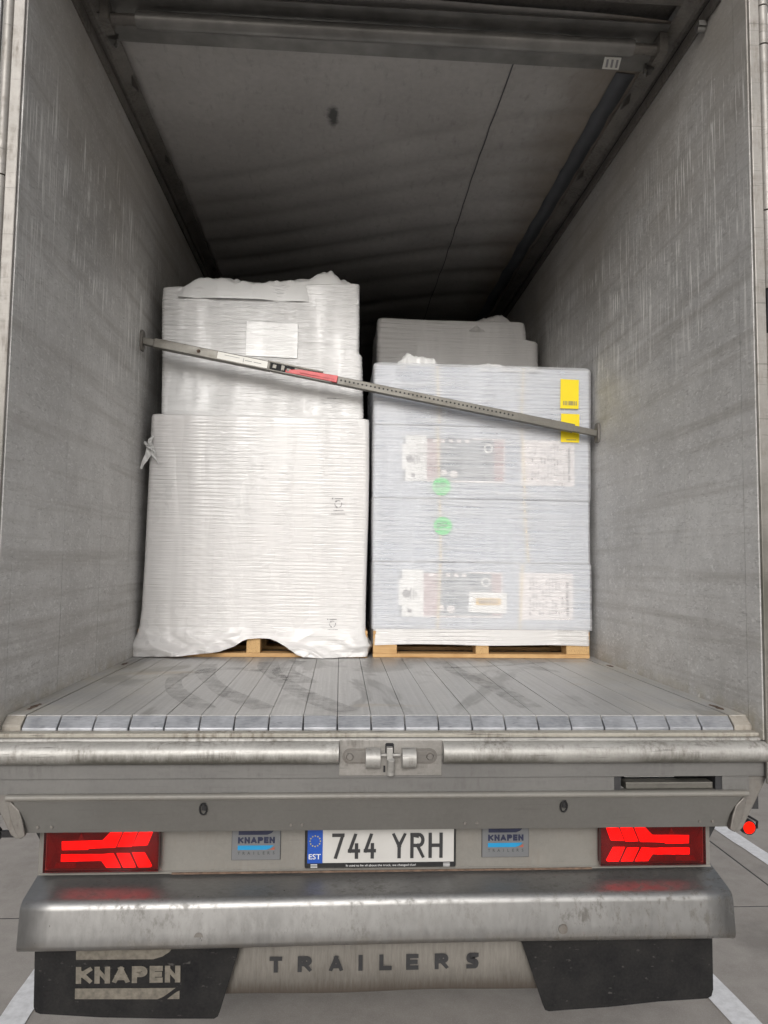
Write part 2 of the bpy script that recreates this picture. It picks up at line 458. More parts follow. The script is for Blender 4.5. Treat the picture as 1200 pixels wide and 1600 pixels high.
# ------------------------------------------------------------------ mesh helpers (coordinates: x across, y into the trailer, z above the loading floor)
class MB:
    def __init__(s): s.v = []; s.f = []
    def add(s, vs, fs):
        b = len(s.v)
        s.v += [tuple(p) for p in vs]
        s.f += [tuple(i + b for i in q) for q in fs]
        return s
    def box(s, x0, x1, y0, y1, z0, z1):
        v = [(x, y, z) for z in (z0, z1) for y in (y0, y1) for x in (x0, x1)]
        return s.add(v, [(0, 2, 3, 1), (4, 5, 7, 6), (0, 1, 5, 4), (2, 6, 7, 3), (0, 4, 6, 2), (1, 3, 7, 5)])
    def prism(s, poly, ax, a, b):
        """extrude a 2-D polygon along axis ax (0: poly is (y,z), 1: (x,z), 2: (x,y))"""
        def P(p, t):
            return (t, p[0], p[1]) if ax == 0 else (p[0], t, p[1]) if ax == 1 else (p[0], p[1], t)
        n_ = len(poly)
        v = [P(p, a) for p in poly] + [P(p, b) for p in poly]
        f = [tuple(range(n_))[::-1], tuple(range(n_, 2 * n_))]
        f += [(i, (i + 1) % n_, n_ + (i + 1) % n_, n_ + i) for i in range(n_)]
        return s.add(v, f)
    def sweep(s, prof, ax, a, b, nseg=1, closed=False):
        """open sheet profile swept along an axis"""
        k = len(prof); ts = [a + (b - a) * i / nseg for i in range(nseg + 1)]
        v = [((t, p[0], p[1]) if ax == 0 else (p[0], t, p[1])) for t in ts for p in prof]
        f = []
        for i in range(nseg):
            for j in range(k - (0 if closed else 1)):
                j2 = (j + 1) % k
                f.append((i * k + j, i * k + j2, (i + 1) * k + j2, (i + 1) * k + j))
        return s.add(v, f)
    def cyl(s, p, q, r, r2=None, n=20, caps=True):
        p, q = Vector(p), Vector(q)
        d = (q - p).normalized()
        u = d.orthogonal().normalized(); w = d.cross(u)
        r2 = r if r2 is None else r2
        v = []
        for c, rr in ((p, r), (q, r2)):
            v += [tuple(c + (u * math.cos(2 * math.pi * i / n) + w * math.sin(2 * math.pi * i / n)) * rr) for i in range(n)]
        f = [(i, (i + 1) % n, n + (i + 1) % n, n + i) for i in range(n)]
        if caps: f += [tuple(range(n))[::-1], tuple(range(n, 2 * n))]
        return s.add(v, f)
    def tube(s, pts, r, n=8):
        for a, b in zip(pts[:-1], pts[1:]): s.cyl(a, b, r, n=n)
        return s
    def disc(s, c, r, n=24, ax=1, rz=None):
        rz = rz or r
        v = [c] + [(c[0] + r * math.cos(2 * math.pi * i / n), c[1], c[2] + rz * math.sin(2 * math.pi * i / n)) for i in range(n)]
        return s.add(v, [(0, 1 + i, 1 + (i + 1) % n) for i in range(n)])
    def plate(s, x0, x1, z0, z1, y, t=0.0012): return s.box(x0, x1, y, y + t, z0, z1)

def mesh_of(name, v, f, zoff=ZF, smooth=False):
    me = bpy.data.meshes.new(name)
    v = np.asarray(v, dtype=float).reshape(-1, 3).copy()
    v[:, 2] += zoff
    me.from_pydata(v.tolist(), [], [list(q) for q in f])
    me.update()
    if smooth:
        me.polygons.foreach_set('use_smooth', [True] * len(me.polygons))
    return me

def place(o, parent=None):
    COL.objects.link(o)
    if parent is not None:
        o.parent = parent
        if parent.type == 'EMPTY': o.matrix_parent_inverse = Matrix.Translation(-Vector(parent.location))
    return o

def obj(name, mb, material, parent=None, bevel=0.0, smooth=False, zoff=ZF, seg=2, auto=None):
    me = mesh_of(name, mb.v, mb.f, zoff, smooth)
    me.materials.append(MT[material])
    o = bpy.data.objects.new(name, me)
    place(o, parent)
    if auto:
        me.polygons.foreach_set('use_smooth', [True] * len(me.polygons))
        me.set_sharp_from_angle(angle=R(auto))
    if bevel:
        b = o.modifiers.new('bevel', 'BEVEL')
        b.width = bevel; b.segments = seg; b.limit_method = 'ANGLE'; b.angle_limit = R(35)
        b.harden_normals = False
    return o

def empty(name, loc, label, cat, group=None):
    o = bpy.data.objects.new(name, None)
    o.location = (loc[0], loc[1], loc[2] + ZF)
    o.empty_display_size = 0.2
    COL.objects.link(o)
    o['label'] = label; o['category'] = cat
    if group: o['group'] = group
    return o

def text_mb(body, x, z, y, height, width=None, bold=0.0, align='LEFT', tilt=0.0, thick=0.0, spacing=1.0):
    """flat lettering facing backwards (-y), cap height `height`, optionally squeezed to `width`"""
    cu = bpy.data.curves.new('lettering', 'FONT')
    cu.body = body; cu.size = 1.0; cu.offset = bold; cu.resolution_u = 3
    cu.space_character = spacing
    if thick: cu.extrude = 0.5
    ob = bpy.data.objects.new('lettering', cu)
    COL.objects.link(ob)
    dg = bpy.context.evaluated_depsgraph_get()
    me = bpy.data.meshes.new_from_object(ob.evaluated_get(dg))
    vs = np.array([tuple(v.co) for v in me.vertices]); fs = [tuple(p.vertices) for p in me.polygons]
    bpy.data.objects.remove(ob); bpy.data.curves.remove(cu); bpy.data.meshes.remove(me)
    mn, mx = vs.min(0), vs.max(0)
    cap = max(mx[1] - max(mn[1], -0.05), 1e-6)
    sy = height / cap
    sx = sy if width is None else width / (mx[0] - mn[0])
    X = (vs[:, 0] - mn[0]) * sx; Z = (vs[:, 1] - max(mn[1], -0.05)) * sy
    w = (mx[0] - mn[0]) * sx
    X -= {'LEFT': 0, 'CENTER': w / 2, 'RIGHT': w}[align]
    Y = y - (vs[:, 2] * thick if thick else 0 * X)
    c, s_ = math.cos(tilt), math.sin(tilt)
    b = MB(); b.add(list(zip(x + X * c - Z * s_, np.broadcast_to(Y, X.shape), z + X * s_ + Z * c)), fs)
    return b

# block lettering drawn with straight and rounded strokes (u, v run 0..1 inside each letter)
def _arc(cx, cy, rx_, ry_, a0, a1, k=9): return [(cx + rx_ * math.cos(R(a0 + (a1 - a0) * i / k)), cy + ry_ * math.sin(R(a0 + (a1 - a0) * i / k))) for i in range(k + 1)]
_bowl = [(0, 1), (.62, 1)] + _arc(.62, .75, .38, .25, 90, -90) + [(0, .5)]
GLYPH = {'K': [[(0, 0), (0, 1)], [(1, 1), (.12, .46)], [(.30, .60), (1, 0)]], 'N': [[(0, 0), (0, 1)], [(0, 1), (1, 0)], [(1, 0), (1, 1)]],
         'A': [[(0, 0), (.5, 1)], [(.5, 1), (1, 0)], [(.2, .26), (.8, .26)]], 'P': [[(0, 0), (0, 1)], _bowl], 'E': [[(1, 1), (0, 1)], [(0, 1), (0, 0)], [(0, 0), (1, 0)], [(0, .5), (.9, .5)]],
         'T': [[(0, 1), (1, 1)], [(.5, 1), (.5, 0)]], 'R': [[(0, 0), (0, 1)], _bowl, [(.5, .5), (1, 0)]], 'I': [[(.5, 0), (.5, 1)]], 'L': [[(0, 1), (0, 0)], [(0, 0), (1, 0)]],
         'S': [[(1, 1), (.25, 1)] + _arc(.25, .75, .25, .25, 90, 270) + [(.75, .5)] + _arc(.75, .25, .25, .25, 90, -90) + [(0, 0)]],
         '7': [[(0, 1), (1, 1)], [(1, 1), (.25, 0)]], '4': [[(.62, 1), (0, .28)], [(0, .28), (1, .28)], [(.78, .55), (.78, 0)]],
         'Y': [[(0, 1), (.5, .48)], [(1, 1), (.5, .48)], [(.5, .5), (.5, 0)]], 'H': [[(0, 0), (0, 1)], [(1, 0), (1, 1)], [(0, .5), (1, .5)]]}
def stroke_mb(body, x, z, y, h, w, gap, t, widths=None):
    b = MB(); k = 0; cx = x
    for ch in body:
        ww = (widths or {}).get(ch, 1.0) * w
        if ch == ' ': cx += ww + gap; continue
        for pl_ in GLYPH[ch]:
            P = [Vector((t / 2 + u_ * (ww - t), t / 2 + v_ * (h - t))) for u_, v_ in pl_]
            dirs = [(q - p).normalized() for p, q in zip(P[:-1], P[1:])]
            P[0] = P[0] - dirs[0] * t / 2; P[-1] = P[-1] + dirs[-1] * t / 2
            vs = []
            for i, p in enumerate(P):
                d0 = dirs[max(i - 1, 0)]; d1 = dirs[min(i, len(dirs) - 1)]
                mt_ = (d0 + d1).normalized(); nn_ = Vector((-mt_.y, mt_.x)); sc_ = t / 2 / max(.5, nn_.dot(Vector((-d1.y, d1.x))))
                for sg in (-1, 1):
                    q = p + nn_ * sc_ * sg
                    vs.append((cx + min(max(q.x, -.02 * ww), 1.02 * ww), y - k * .00012, z + min(max(q.y, 0), h)))
            b.add(vs, [(2 * i, 2 * i + 1, 2 * i + 3, 2 * i + 2) for i in range(len(P) - 1)]); k = (k + 1) % 6
        cx += ww + gap
    return b

def dup(o, parent, off):
    c = o.copy(); COL.objects.link(c)
    if parent is not None: c.parent = parent
    c.location = Vector(o.location) + Vector(off)
    return c

# smooth lattice noise for wrinkles
def vn(u, v, seed):
    rs = np.random.RandomState(seed); T = rs.rand(64, 64)
    iu, iv = np.floor(u).astype(int), np.floor(v).astype(int)
    fu, fv = u - iu, v - iv
    fu = fu * fu * (3 - 2 * fu); fv = fv * fv * (3 - 2 * fv)
    g = lambda a, b: T[a % 64, b % 64]
    return (g(iu, iv) * (1 - fu) + g(iu + 1, iv) * fu) * (1 - fv) + (g(iu, iv + 1) * (1 - fu) + g(iu + 1, iv + 1) * fu) * fv
def sstep(x, a, b):
    t = np.clip((x - a) / (b - a), 0, 1); return t * t * (3 - 2 * t)

# ------------------------------------------------------------------ ground
g = bpy.data.objects.new('ground', mesh_of('ground', [(-900, -900, -0.014), (900, -900, -0.014), (900, 900, -0.014), (-900, 900, -0.014)], [(0, 1, 2, 3)], 0))
g.data.materials.append(MT['concrete']); COL.objects.link(g); g['kind'] = 'structure'
SLX, SLY = 5.2, 5.0
jf = bpy.data.objects.new('joint_filler', mesh_of('joint_filler', [(-18.4, -18.5, -0.0012), (22.9, -18.5, -0.0012), (22.9, 21.2, -0.0012), (-18.4, 21.2, -0.0012)], [(0, 1, 2, 3)], 0))
jf.data.materials.append(MT['chassis_dark']); place(jf, g)
sb = MB(); sb.box(0.006, SLX - 0.006, 0.006, SLY - 0.006, -0.03, 0.0)
slab_me = mesh_of('concrete_slab', sb.v, sb.f, 0); slab_me.materials.append(MT['concrete'])
for i in range(-4, 4):
    for j in range(-4, 4):
        o = bpy.data.objects.new('concrete_slab', slab_me)
        o.location = (2.235 + i * SLX, 1.30 + j * SLY, 0)
        place(o, g)
def line(px, y0, y1, dx, w, label):
    rs = random.Random(int(px * 100)); v = []; f = []; k = 140
    for i in range(k + 1):
        t = i / k; y = y0 + (y1 - y0) * t; xc = px + dx * (y - 0.5)
        v += [(xc - w / 2 + rs.uniform(-.004, .004), y, 0.004), (xc + w / 2 + rs.uniform(-.004, .004), y, 0.004)]
        if i: f.append((2 * i - 2, 2 * i - 1, 2 * i + 1, 2 * i))
    me = mesh_of('painted_line', v, f, 0); me.materials.append(MT['road_paint'])
    o = bpy.data.objects.new('painted_line', me); COL.objects.link(o)
    o['kind'] = 'structure'; o['label'] = label
line(-1.385, -6, 9, -0.005, 0.115, 'white painted bay line on the concrete by the left mud flap')
line(1.425, -6, 9, -0.038, 0.115, 'white painted bay line on the concrete by the right mud flap')
line(2.49, -6, 9, -0.035, 0.11, 'white painted line farther out on the right')

# ------------------------------------------------------------------ the trailer
LEN = 13.4
T = empty('semi_trailer', (0, 0, -ZF), 'open grey moving-floor trailer seen from behind, loaded with wrapped pallets', 'trailer')

# loading floor: 21 slats with worn nose caps
SW = 0.112
sb = MB(); sb.box(-SW / 2 + 0.0011, SW / 2 - 0.0011, 0.002, LEN, -0.03, 0)
slat_me = mesh_of('floor_slat', sb.v, sb.f); slat_me.materials.append(MT['slat_aluminium'])
nb = MB(); nb.prism([(0.0, -0.001), (-0.036, -0.033), (-0.036, -0.045), (0.0, -0.045)], 0, -SW / 2 + 0.0018, SW / 2 - 0.0018)
nose_me = mesh_of('nose_cap', nb.v, nb.f); nose_me.materials.append(MT['nose_aluminium'])
rs = random.Random(4)
for i in range(21):
    o = bpy.data.objects.new('floor_slat', slat_me)
    o.location = ((i - 10) * SW, rs.uniform(-.0035, .0025), rs.uniform(-.0008, .0004))
    place(o, T)
    c = bpy.data.objects.new('nose_cap', nose_me); place(c, o)
    b = c.modifiers.new('bevel', 'BEVEL'); b.width = 0.003; b.segments = 2
u = MB(); u.box(-1.24, 1.24, 0.004, LEN, -0.085, -0.034); obj('subfloor', u, 'dark_gap', T)
for sgn in (-1, 1):
    u = MB(); xa, xb = sorted((sgn * 1.1785, sgn * 1.2395))
    u.box(xa, xb, 0.0, LEN, -0.03, 0.001)
    e = obj('edge_strip', u, 'slat_aluminium', T)
    u = MB(); u.prism([(-0.001, -0.001), (-0.034, -0.026), (-0.034, -0.045), (-0.001, -0.045)], 0, xa, xb); obj('edge_nose', u, 'edge_grime', e, bevel=.003)
    for yy, ln in ((0.13, .10), (1.16, .08)):
        d = MB(); xs = sgn * 1.205; nn = 14
        pts = [(xs + 0.010 * math.cos(2 * math.pi * k / nn) + sgn * .004 * math.sin(k * 2.1), yy + ln / 2 * math.sin(2 * math.pi * k / nn)) for k in range(nn)]
        d.prism(pts, 2, 0.0015, 0.0025)
        obj('drain_slot', d, 'rust_brown', e)

# tyre and pallet-truck marks rubbed into the slats
def floor_mark(pts, w, label=None):
    u = MB(); v = []; f = []
    P = [Vector(p) for p in pts]; k = 14; C = []
    for i in range(len(P) - 1):
        p0, p1, p2, p3 = P[max(i - 1, 0)], P[i], P[i + 1], P[min(i + 2, len(P) - 1)]
        for j in range(k):
            t = j / k
            C.append(0.5 * ((2 * p1) + (-p0 + p2) * t + (2 * p0 - 5 * p1 + 4 * p2 - p3) * t * t + (-p0 + 3 * p1 - 3 * p2 + p3) * t ** 3))
    C.append(P[-1])
    for i, c in enumerate(C):
        d = (C[min(i + 1, len(C) - 1)] - C[max(i - 1, 0)]).normalized(); nrm = Vector((-d.y, d.x))
        ww = w * (0.85 + 0.12 * math.sin(i * 0.23))
        for s_ in (-.5, .5): v.append((c.x + nrm.x * ww * s_, c.y + nrm.y * ww * s_, 0.0022))
        if i: f.append((2 * i - 2, 2 * i - 1, 2 * i + 1, 2 * i))
    u.add(v, f); obj('tyre_mark', u, 'tyre_mark', T)
floor_mark([(-.62, .10), (-.80, .45), (-.86, .80), (-.70, 1.02), (-.52, .95)], .09)
floor_mark([(-.42, .10), (-.62, .45), (-.76, .85), (-.80, 1.15)], .10)
floor_mark([(-.14, .05), (-.33, .45), (-.48, .95), (-.52, 1.25)], .11)
floor_mark([(-.30, .62), (-.42, .95), (-.38, 1.3)], .13)
floor_mark([(.52, .12), (.48, .5), (.40, .9), (.36, 1.3)], .10)
floor_mark([(.30, 1.05), (.62, 1.15), (.9, 1.28)], .05)

# side walls of upright panels
PW = 0.43; WT = 2.655
pb = MB(); pb.box(0, 0.03, 0.0013, PW - 0.0013, -0.04, WT)
panel_me = mesh_of('wall_panel', pb.v, pb.f); panel_me.materials.append(MT['wall_aluminium'])
for sgn in (-1, 1):
    u = MB(); xa, xb = sorted((sgn * 1.272, sgn * 1.280)); u.box(xa, xb, -0.02, LEN, -0.12, 2.80)
    wall = obj('side_wall', u, 'back_skin', T)
    k = 0; y = -0.015
    while y < LEN - 0.2:
        o = bpy.data.objects.new('wall_panel', panel_me)
        o.location = (1.24 if sgn > 0 else -1.27, y, 0)
        place(o, wall)
        y += PW
u = MB(); u.box(-1.27, 1.27, LEN, LEN + 0.05, -0.1, 2.85); obj('front_bulkhead', u, 'rail_metal', T)

# roof rails with a slot, hooks and tears
for sgn in (-1, 1):
    u = MB()
    prof = [(1.272, 2.657), (1.232, 2.657), (1.228, 2.652), (1.224, 2.660), (1.226, 2.700), (1.250, 2.702), (1.250, 2.722), (1.222, 2.724), (1.214, 2.735), (1.160, 2.752), (1.155, 2.775), (1.272, 2.83)]
    u.sweep([(sgn * a, b) for a, b in prof], 1, 0.05, LEN, closed=True)
    rail = obj('roof_rail', u, 'rail_metal', T, auto=30)
    u = MB(); xa, xb = sorted((sgn * 1.236, sgn * 1.249)); u.box(xa, xb, 0.06, LEN, 2.7035, 2.7205); obj('rail_slot', u, 'dark_gap', rail)
    for yy in ((0.86, 1.50, 3.0) if sgn < 0 else (0.80, 1.46, 2.95)):
        u = MB()
        u.add([(sgn * 1.168, yy - .07, 2.742), (sgn * 1.150, yy, 2.715), (sgn * 1.168, yy + .06, 2.742), (sgn * 1.188, yy, 2.739)], [(0, 1, 2), (0, 2, 3), (0, 3, 1), (1, 3, 2)])
        obj('rail_hook', u, 'rail_metal', rail)
    for yy, zz in ((0.42, 2.77), (0.56, 2.765)):
        u = MB(); pts = []
        for k in range(13):
            a = 2 * math.pi * k / 12
            pts.append((sgn * (1.165 + .012 * math.cos(a)), yy + .03 * math.cos(a) * .8, zz + .024 * math.sin(a) - .03))
        u.tube(pts, 0.007, 6)
        u.box(*sorted((sgn * 1.165, sgn * 1.2)), yy - .01, yy + .03, zz - .035, zz - .012)
        obj('shackle', u, 'tube_grey', rail, smooth=False)
    u = MB(); u.box(*sorted((sgn * 1.205, sgn * 1.236)), 0.16, 0.20, 2.635, 2.655)
    u.cyl((sgn * 1.236, .18, 2.63), (sgn * 1.205, .18, 2.63), .012, n=12)
    obj('rail_clip', u, 'tube_grey', rail)

# roof tarpaulin with sagging folds
nx, ny = 60, 420
X, Y = np.meshgrid(np.linspace(-1.165, 1.165, nx), np.linspace(0.30, LEN, ny))
s1 = Y + 0.30 * X + 0.10 * np.sin(X * 2.0)
fold = np.zeros_like(X)
for k, (c0, w, a) in enumerate(((1.36, .05, .020), (1.64, .05, .018), (1.88, .05, .020), (2.18, .06, .022), (2.5, .07, .022), (2.85, .07, .022), (3.3, .09, .025), (3.8, .1, .025), (4.4, .1, .025), (5.1, .1, .025))):
    d = (s1 - c0) / w
    fold += a * np.exp(-d * d)
Z = 2.755 + 0.030 * (1 - (X / 1.165) ** 2) + 1.0 * fold * (0.45 + 0.55 * vn(X * 1.3 + 9, Y * 1.5, 5)) + 0.012 * (vn(X * 2.2 + 7, Y * 2.0, 3) - 0.5)
u = MB(); idx = np.arange(nx * ny).reshape(ny, nx)
u.add(np.stack([X, Y, Z], -1).reshape(-1, 3).tolist(), [(idx[j, i], idx[j, i + 1], idx[j + 1, i + 1], idx[j + 1, i]) for j in range(ny - 1) for i in range(nx - 1)])
tarp = obj('roof_tarp', u, 'roof_tarp', T, smooth=True)
sol = tarp.modifiers.new('thickness', 'SOLIDIFY'); sol.thickness = 0.003; sol.offset = 1
def roof_strip(name, xf, w, y0, y1, mt, dz=-0.006, nseg=160, par=None):
    ys = np.linspace(y0, y1, nseg); v = []; f = []
    for i, yy in enumerate(ys):
        for s_ in (-.5, .5):
            xx = xf(yy) + s_ * w
            j = np.clip((yy - .30) / (LEN - .30) * (ny - 1), 0, ny - 1.001); a = int(j); fj = j - a
            ii = np.clip((xx + 1.165) / 2.33 * (nx - 1), 0, nx - 1.001); b = int(ii); fi = ii - b
            zz = (Z[a, b] * (1 - fi) + Z[a, b + 1] * fi) * (1 - fj) + (Z[a + 1, b] * (1 - fi) + Z[a + 1, b + 1] * fi) * fj
            v.append((xx, yy, zz + dz))
        if i: f.append((2 * i - 2, 2 * i - 1, 2 * i + 1, 2 * i))
    q = MB(); q.add(v, f); o = obj(name, q, mt, par, smooth=True)
    s_ = o.modifiers.new('thickness', 'SOLIDIFY'); s_.thickness = 0.002; s_.offset = 0
    return o
roof_strip('tarp_seam', lambda y: 0.572 + 0.004 * math.sin(y * 3), 0.005, 0.45, 11, 'tarp_dark_blue', par=tarp)
roof_strip('tarp_side_band', lambda y: 1.094 + 0.004 * math.sin(y * 1.3), 0.088, 0.62, 11, 'tarp_dark_blue', -0.005, par=tarp)  # dark blue-grey band along the right roof edge
u = MB(); u.prism([(-1.16, .30), (1.16, .30), (1.16, .585), (-1.16, .575)], 2, 2.742, 2.746); obj('tarp_end_band', u, 'tube_grey', tarp)

# roof bow tube, header, warning sticker
bow = obj('roof_bow', MB().cyl((-1.03, .385, 2.695), (1.03, .385, 2.695), .033, n=28), 'tube_grey', T, auto=40)
for sgn in (-1, 1):
    u = MB(); u.cyl((sgn * 1.029, .385, 2.695), (sgn * 1.16, .385, 2.695), .022, n=16)
    u.box(*sorted((sgn * 1.13, sgn * 1.165)), .34, .43, 2.66, 2.74)
    obj('bow_end', u, 'rail_metal', bow, auto=40)
u = MB(); u.box(-1.245, 1.245, -0.10, 0.215, 2.752, 2.98); u.box(-1.24, 1.24, 0.2155, 0.36, 2.80, 2.98)
obj('header_beam', u, 'rail_metal', T, bevel=0.006)
u = MB(); u.box(-1.1, 1.1, -0.02, 0.10, 2.735, 2.751); obj('header_flange', u, 'tube_grey', T, bevel=0.004)
u = MB(); u.prism([(.955, .50), (1.03, .50), (1.045, .575), (.97, .575)], 2, 2.738, 2.740); st = obj('roof_sticker', u, 'label_white', T)
u = MB()
for k in range(3): u.prism([(.968 + .022 * k, .512), (.978 + .022 * k, .512), (.990 + .022 * k, .562), (.980 + .022 * k, .562)], 2, 2.7365, 2.7372)
obj('sticker_print', u, 'print_grey', st)

# rear posts with hinge tubes and folded-back doors
for sgn in (-1, 1):
    u = MB(); u.box(*sorted((sgn * 1.2393, sgn * 1.2705)), -0.098, -0.0165, -0.06, 2.80)
    obj('wall_end_strip', u, 'wall_aluminium', T)
    u = MB(); u.box(*sorted((sgn * 1.243, sgn * 1.279)), -0.112, -0.099, -0.20, 2.98)
    u.box(*sorted((sgn * 1.2715, sgn * 1.279)), -0.098, 0.02, -0.20, 2.98)
    post = obj('rear_post', u, 'post_metal', T, bevel=0.003)
    cuts = (-0.1, .45, 1.00, 1.755, 2.36, 2.50, 2.9) if sgn < 0 else (-0.1, .62, 1.316, 1.469, 1.749, 2.355, 2.499, 2.9)
    for a, b in zip(cuts[:-1], cuts[1:]):
        if sgn > 0 and abs(a - 1.316) < .001:
            u = MB(); u.box(1.286, 1.306, -.105, -.085, a - .004, b + .004)
            obj('hinge_block', u, 'dark_gap', post)
            continue
        u = MB(); u.cyl((sgn * 1.2985, -.098, a + .003), (sgn * 1.2985, -.098, b - .003), .0185, n=20)
        obj('hinge_tube', u, 'post_metal', post, auto=40)
    if sgn > 0:
        for zz in (2.42, 1.40):
            u = MB(); u.box(1.312, 1.345, -.110, -.088, zz - .055, zz + .055); obj('hinge_leaf', u, 'white_paint', post, bevel=.003)
    u = MB(); u.box(*sorted((sgn * 1.335, sgn * 1.375)), -0.085, 1.16, -0.05, 2.78)
    dr = obj('rear_door', u, 'white_paint', T, bevel=0.006)
    for yy in (0.35, 0.85): obj('lock_rod', MB().cyl((sgn * 1.395, yy, -0.10), (sgn * 1.395, yy, 2.82), .014, n=12), 'post_metal', dr, auto=40)
# sill: cream ledge, stepped strip, rolled guard tubes, beams
u = MB(); u.prism([(-.0365, -.041), (-.0365, -.055), (-.074, -.055), (-.076, -.0445), (-.072, -.0415)], 0, -1.24, 1.24)
obj('sill_ledge', u, 'ledge_cream', T, bevel=.002)
u = MB(); u.prism([(-.030, -.056), (-.080, -.056), (-.084, -.0635), (-.084, -.178), (-.030, -.178)], 0, -1.262, 1.262)
obj('sill_beam', u, 'sill_metal', T, bevel=.003)
def guard(x0, x1):
    prof = []
    for k in range(15):
        a = R(95 + 200 * k / 14)
        prof.append((-.094 + .034 * math.cos(a), -.098 + .034 * math.sin(a)))
    prof += [(-.0845, -.134), (-.0845, -.064)]
    u = MB(); u.prism(prof, 0, x0, x1); return u
obj('sill_guard', guard(-1.262, -.162), 'guard_metal', T, auto=35)
obj('sill_guard', guard(.173, 1.262), 'guard_metal', T, auto=35)
u = MB(); u.box(-1.255, 1.255, -.083, -.04, -.1785, -.1800); u.box(-1.235, .742, -.079, -.045, -.228, -.1805); u.box(1.107, 1.20, -.079, -.045, -.228, -.1805)
obj('lower_beam', u, 'beam_grey', T, bevel=.0015)
u = MB(); u.box(-1.255, 1.255, -.0865, -.0842, -.1785, -.1345); obj('beam_face', u, 'beam_grey', T)

# pull-out step in its slot
u = MB(); u.box(.743, .765, -.077, .10, -.228, -.182); u.box(1.085, 1.106, -.077, .10, -.228, -.182); u.box(.765, 1.085, .04, .05, -.228, -.182)
slot = obj('step_slot', u, 'chassis_dark', T)
u = MB(); u.box(.783, 1.078, -.074, -.03, -.2235, -.2015); st = obj('step', u, 'steel_bar', T, bevel=.003)
u = MB(); v = [(.80, -.012), (.972, -.012)]
poly = [(.80, -.2005)] + [(.80 + .172 * k / 18, -.186 - (.004 if k % 2 else 0)) for k in range(19)] + [(.972, -.2005)]
u.prism(poly, 1, -.02, -.012); obj('step_tread_lit', u, 'white_paint', st)  # serrated tread in white, the slot's bright light put into its colour

# centre latch
u = MB(); u.box(-.160, .171, -.0895, -.0845, -.172, -.060); lat = obj('latch_plate', u, 'bracket_grey', T, bevel=.002)
lat.data.materials.clear(); lat.data.materials.append(MT['latch_grime'])
def stadium(x0, x1, z0, z1, n_=10, left=True):
    r = (z1 - z0) / 2; zc = (z0 + z1) / 2; p = []
    if left:
        p = [(x1, z0), (x1, z1)] + [(x0 + r + r * math.cos(R(90 + 180 * k / n_)), zc + r * math.sin(R(90 + 180 * k / n_))) for k in range(n_ + 1)]
    else:
        p = [(x0, z1), (x0, z0)] + [(x1 - r + r * math.cos(R(-90 + 180 * k / n_)), zc + r * math.sin(R(-90 + 180 * k / n_))) for k in range(n_ + 1)]
    return p
for left, xa, xb in ((True, -.150, -.050), (False, .060, .155)):
    u = MB(); u.prism(stadium(xa, xb, -.134, -.086, left=left), 1, -.0925, -.0897); lv = obj('latch_lever', u, 'rail_metal', lat)
    u = MB(); p = stadium(xa + .007 * left, xb - (0 if left else .007), -.128, -.092, left=left); u.prism(p, 1, -.0965, -.0926)
    obj('lever_face', u, 'bracket_grey', lv, bevel=.0012)
    xc = xa + .024 if left else xb - .024
    u = MB(); u.cyl((xc, -.0966, -.110), (xc, -.103, -.110), .012, .009, n=18); obj('pivot_bolt', u, 'bracket_grey', lv, auto=40)
    xs = (-.076, -.030) if left else (.040, .084)
    u = MB(); u.cyl((xs[0], -.104, -.112), (xs[1], -.104, -.112), .0315, n=28); obj('latch_sleeve', u, 'sill_metal', lat, auto=40)
u = MB(); u.prism([(-.013, -.10), (-.013, -.073), (-.009, -.069), (.011, -.069), (.015, -.073), (.015, -.10)], 1, -.0915, -.0896); obj('latch_slot', u, 'dark_gap', lat)
u = MB(); u.box(-.0095, .0105, -.118, -.0916, -.118, -.078); u.box(-.030, .036, -.112, -.098, -.106, -.099)
u.cyl((.0045, -.105, -.150), (.0045, -.122, -.112), .0125, .0115, n=16); u.cyl((.0045, -.100, -.118), (.0045, -.100, -.168), .012, n=16)
obj('latch_pin', u, 'sill_metal', lat, bevel=.002)
u = MB(); u.box(-.018, -.012, -.0925, -.0896, -.160, -.140); obj('latch_key_slot', u, 'dark_gap', lat)

# apron with rolled lip
prof = [(-.045, -.229), (-.085, -.224)] + [(-.092 + .0095 * math.cos(R(90 + 180 * k / 8)), -.2335 + .0095 * math.sin(R(90 + 180 * k / 8))) for k in range(9)] + [(-.090, -.243), (-.0895, -.246)]
u = MB(); u.sweep(prof, 0, -1.187, 1.187)
lip = obj('apron_lip', u, 'light_bar_grey', T, auto=50)
poly_x = [(-1.17, -.2435), (-1.158, -.27), (-1.146, -.30), (-1.138, -.3505), (1.128, -.3505), (1.134, -.31), (1.147, -.28), (1.17, -.2435)]
u = MB(); v = [(p[0], -.0890 + (-.2435 - p[1]) / .107 * .03, p[1]) for p in poly_x]
v += [(p[0], p[1] + .003, p[2]) for p in v]
n8 = len(poly_x); u.add(v, [tuple(range(n8)), tuple(range(n8, 2 * n8))[::-1]] + [(i, n8 + i, n8 + (i + 1) % n8, (i + 1) % n8) for i in range(n8)])
apron = obj('apron_panel', u, 'apron_grey', T)
def apron_y(z): return -.0890 + (-.2435 - z) / .107 * .03
for xb in (-1.099, -1.056, -.310, -.275, .251, .291, 1.035, 1.079):
    zz = -.331; u = MB(); u.cyl((xb, apron_y(zz) + .002, zz), (xb, apron_y(zz) - .004, zz), .006, .0045, n=10); obj('rivet', u, 'rail_metal', apron)
for xb in (-.585, .571):
    zz = -.273; yy = apron_y(zz)
    u = MB(); pts = [(xb + .011 * math.cos(a), yy - .006 - .003 * math.sin(a), zz + .018 * math.sin(a)) for a in np.linspace(0, 2 * math.pi, 13)]
    u.tube(pts, .0028, 6); u.box(xb - .004, xb + .008, yy - .006, yy - .0005, zz - .004, zz + .020)
    obj('pull_ring', u, 'black_plastic', apron)
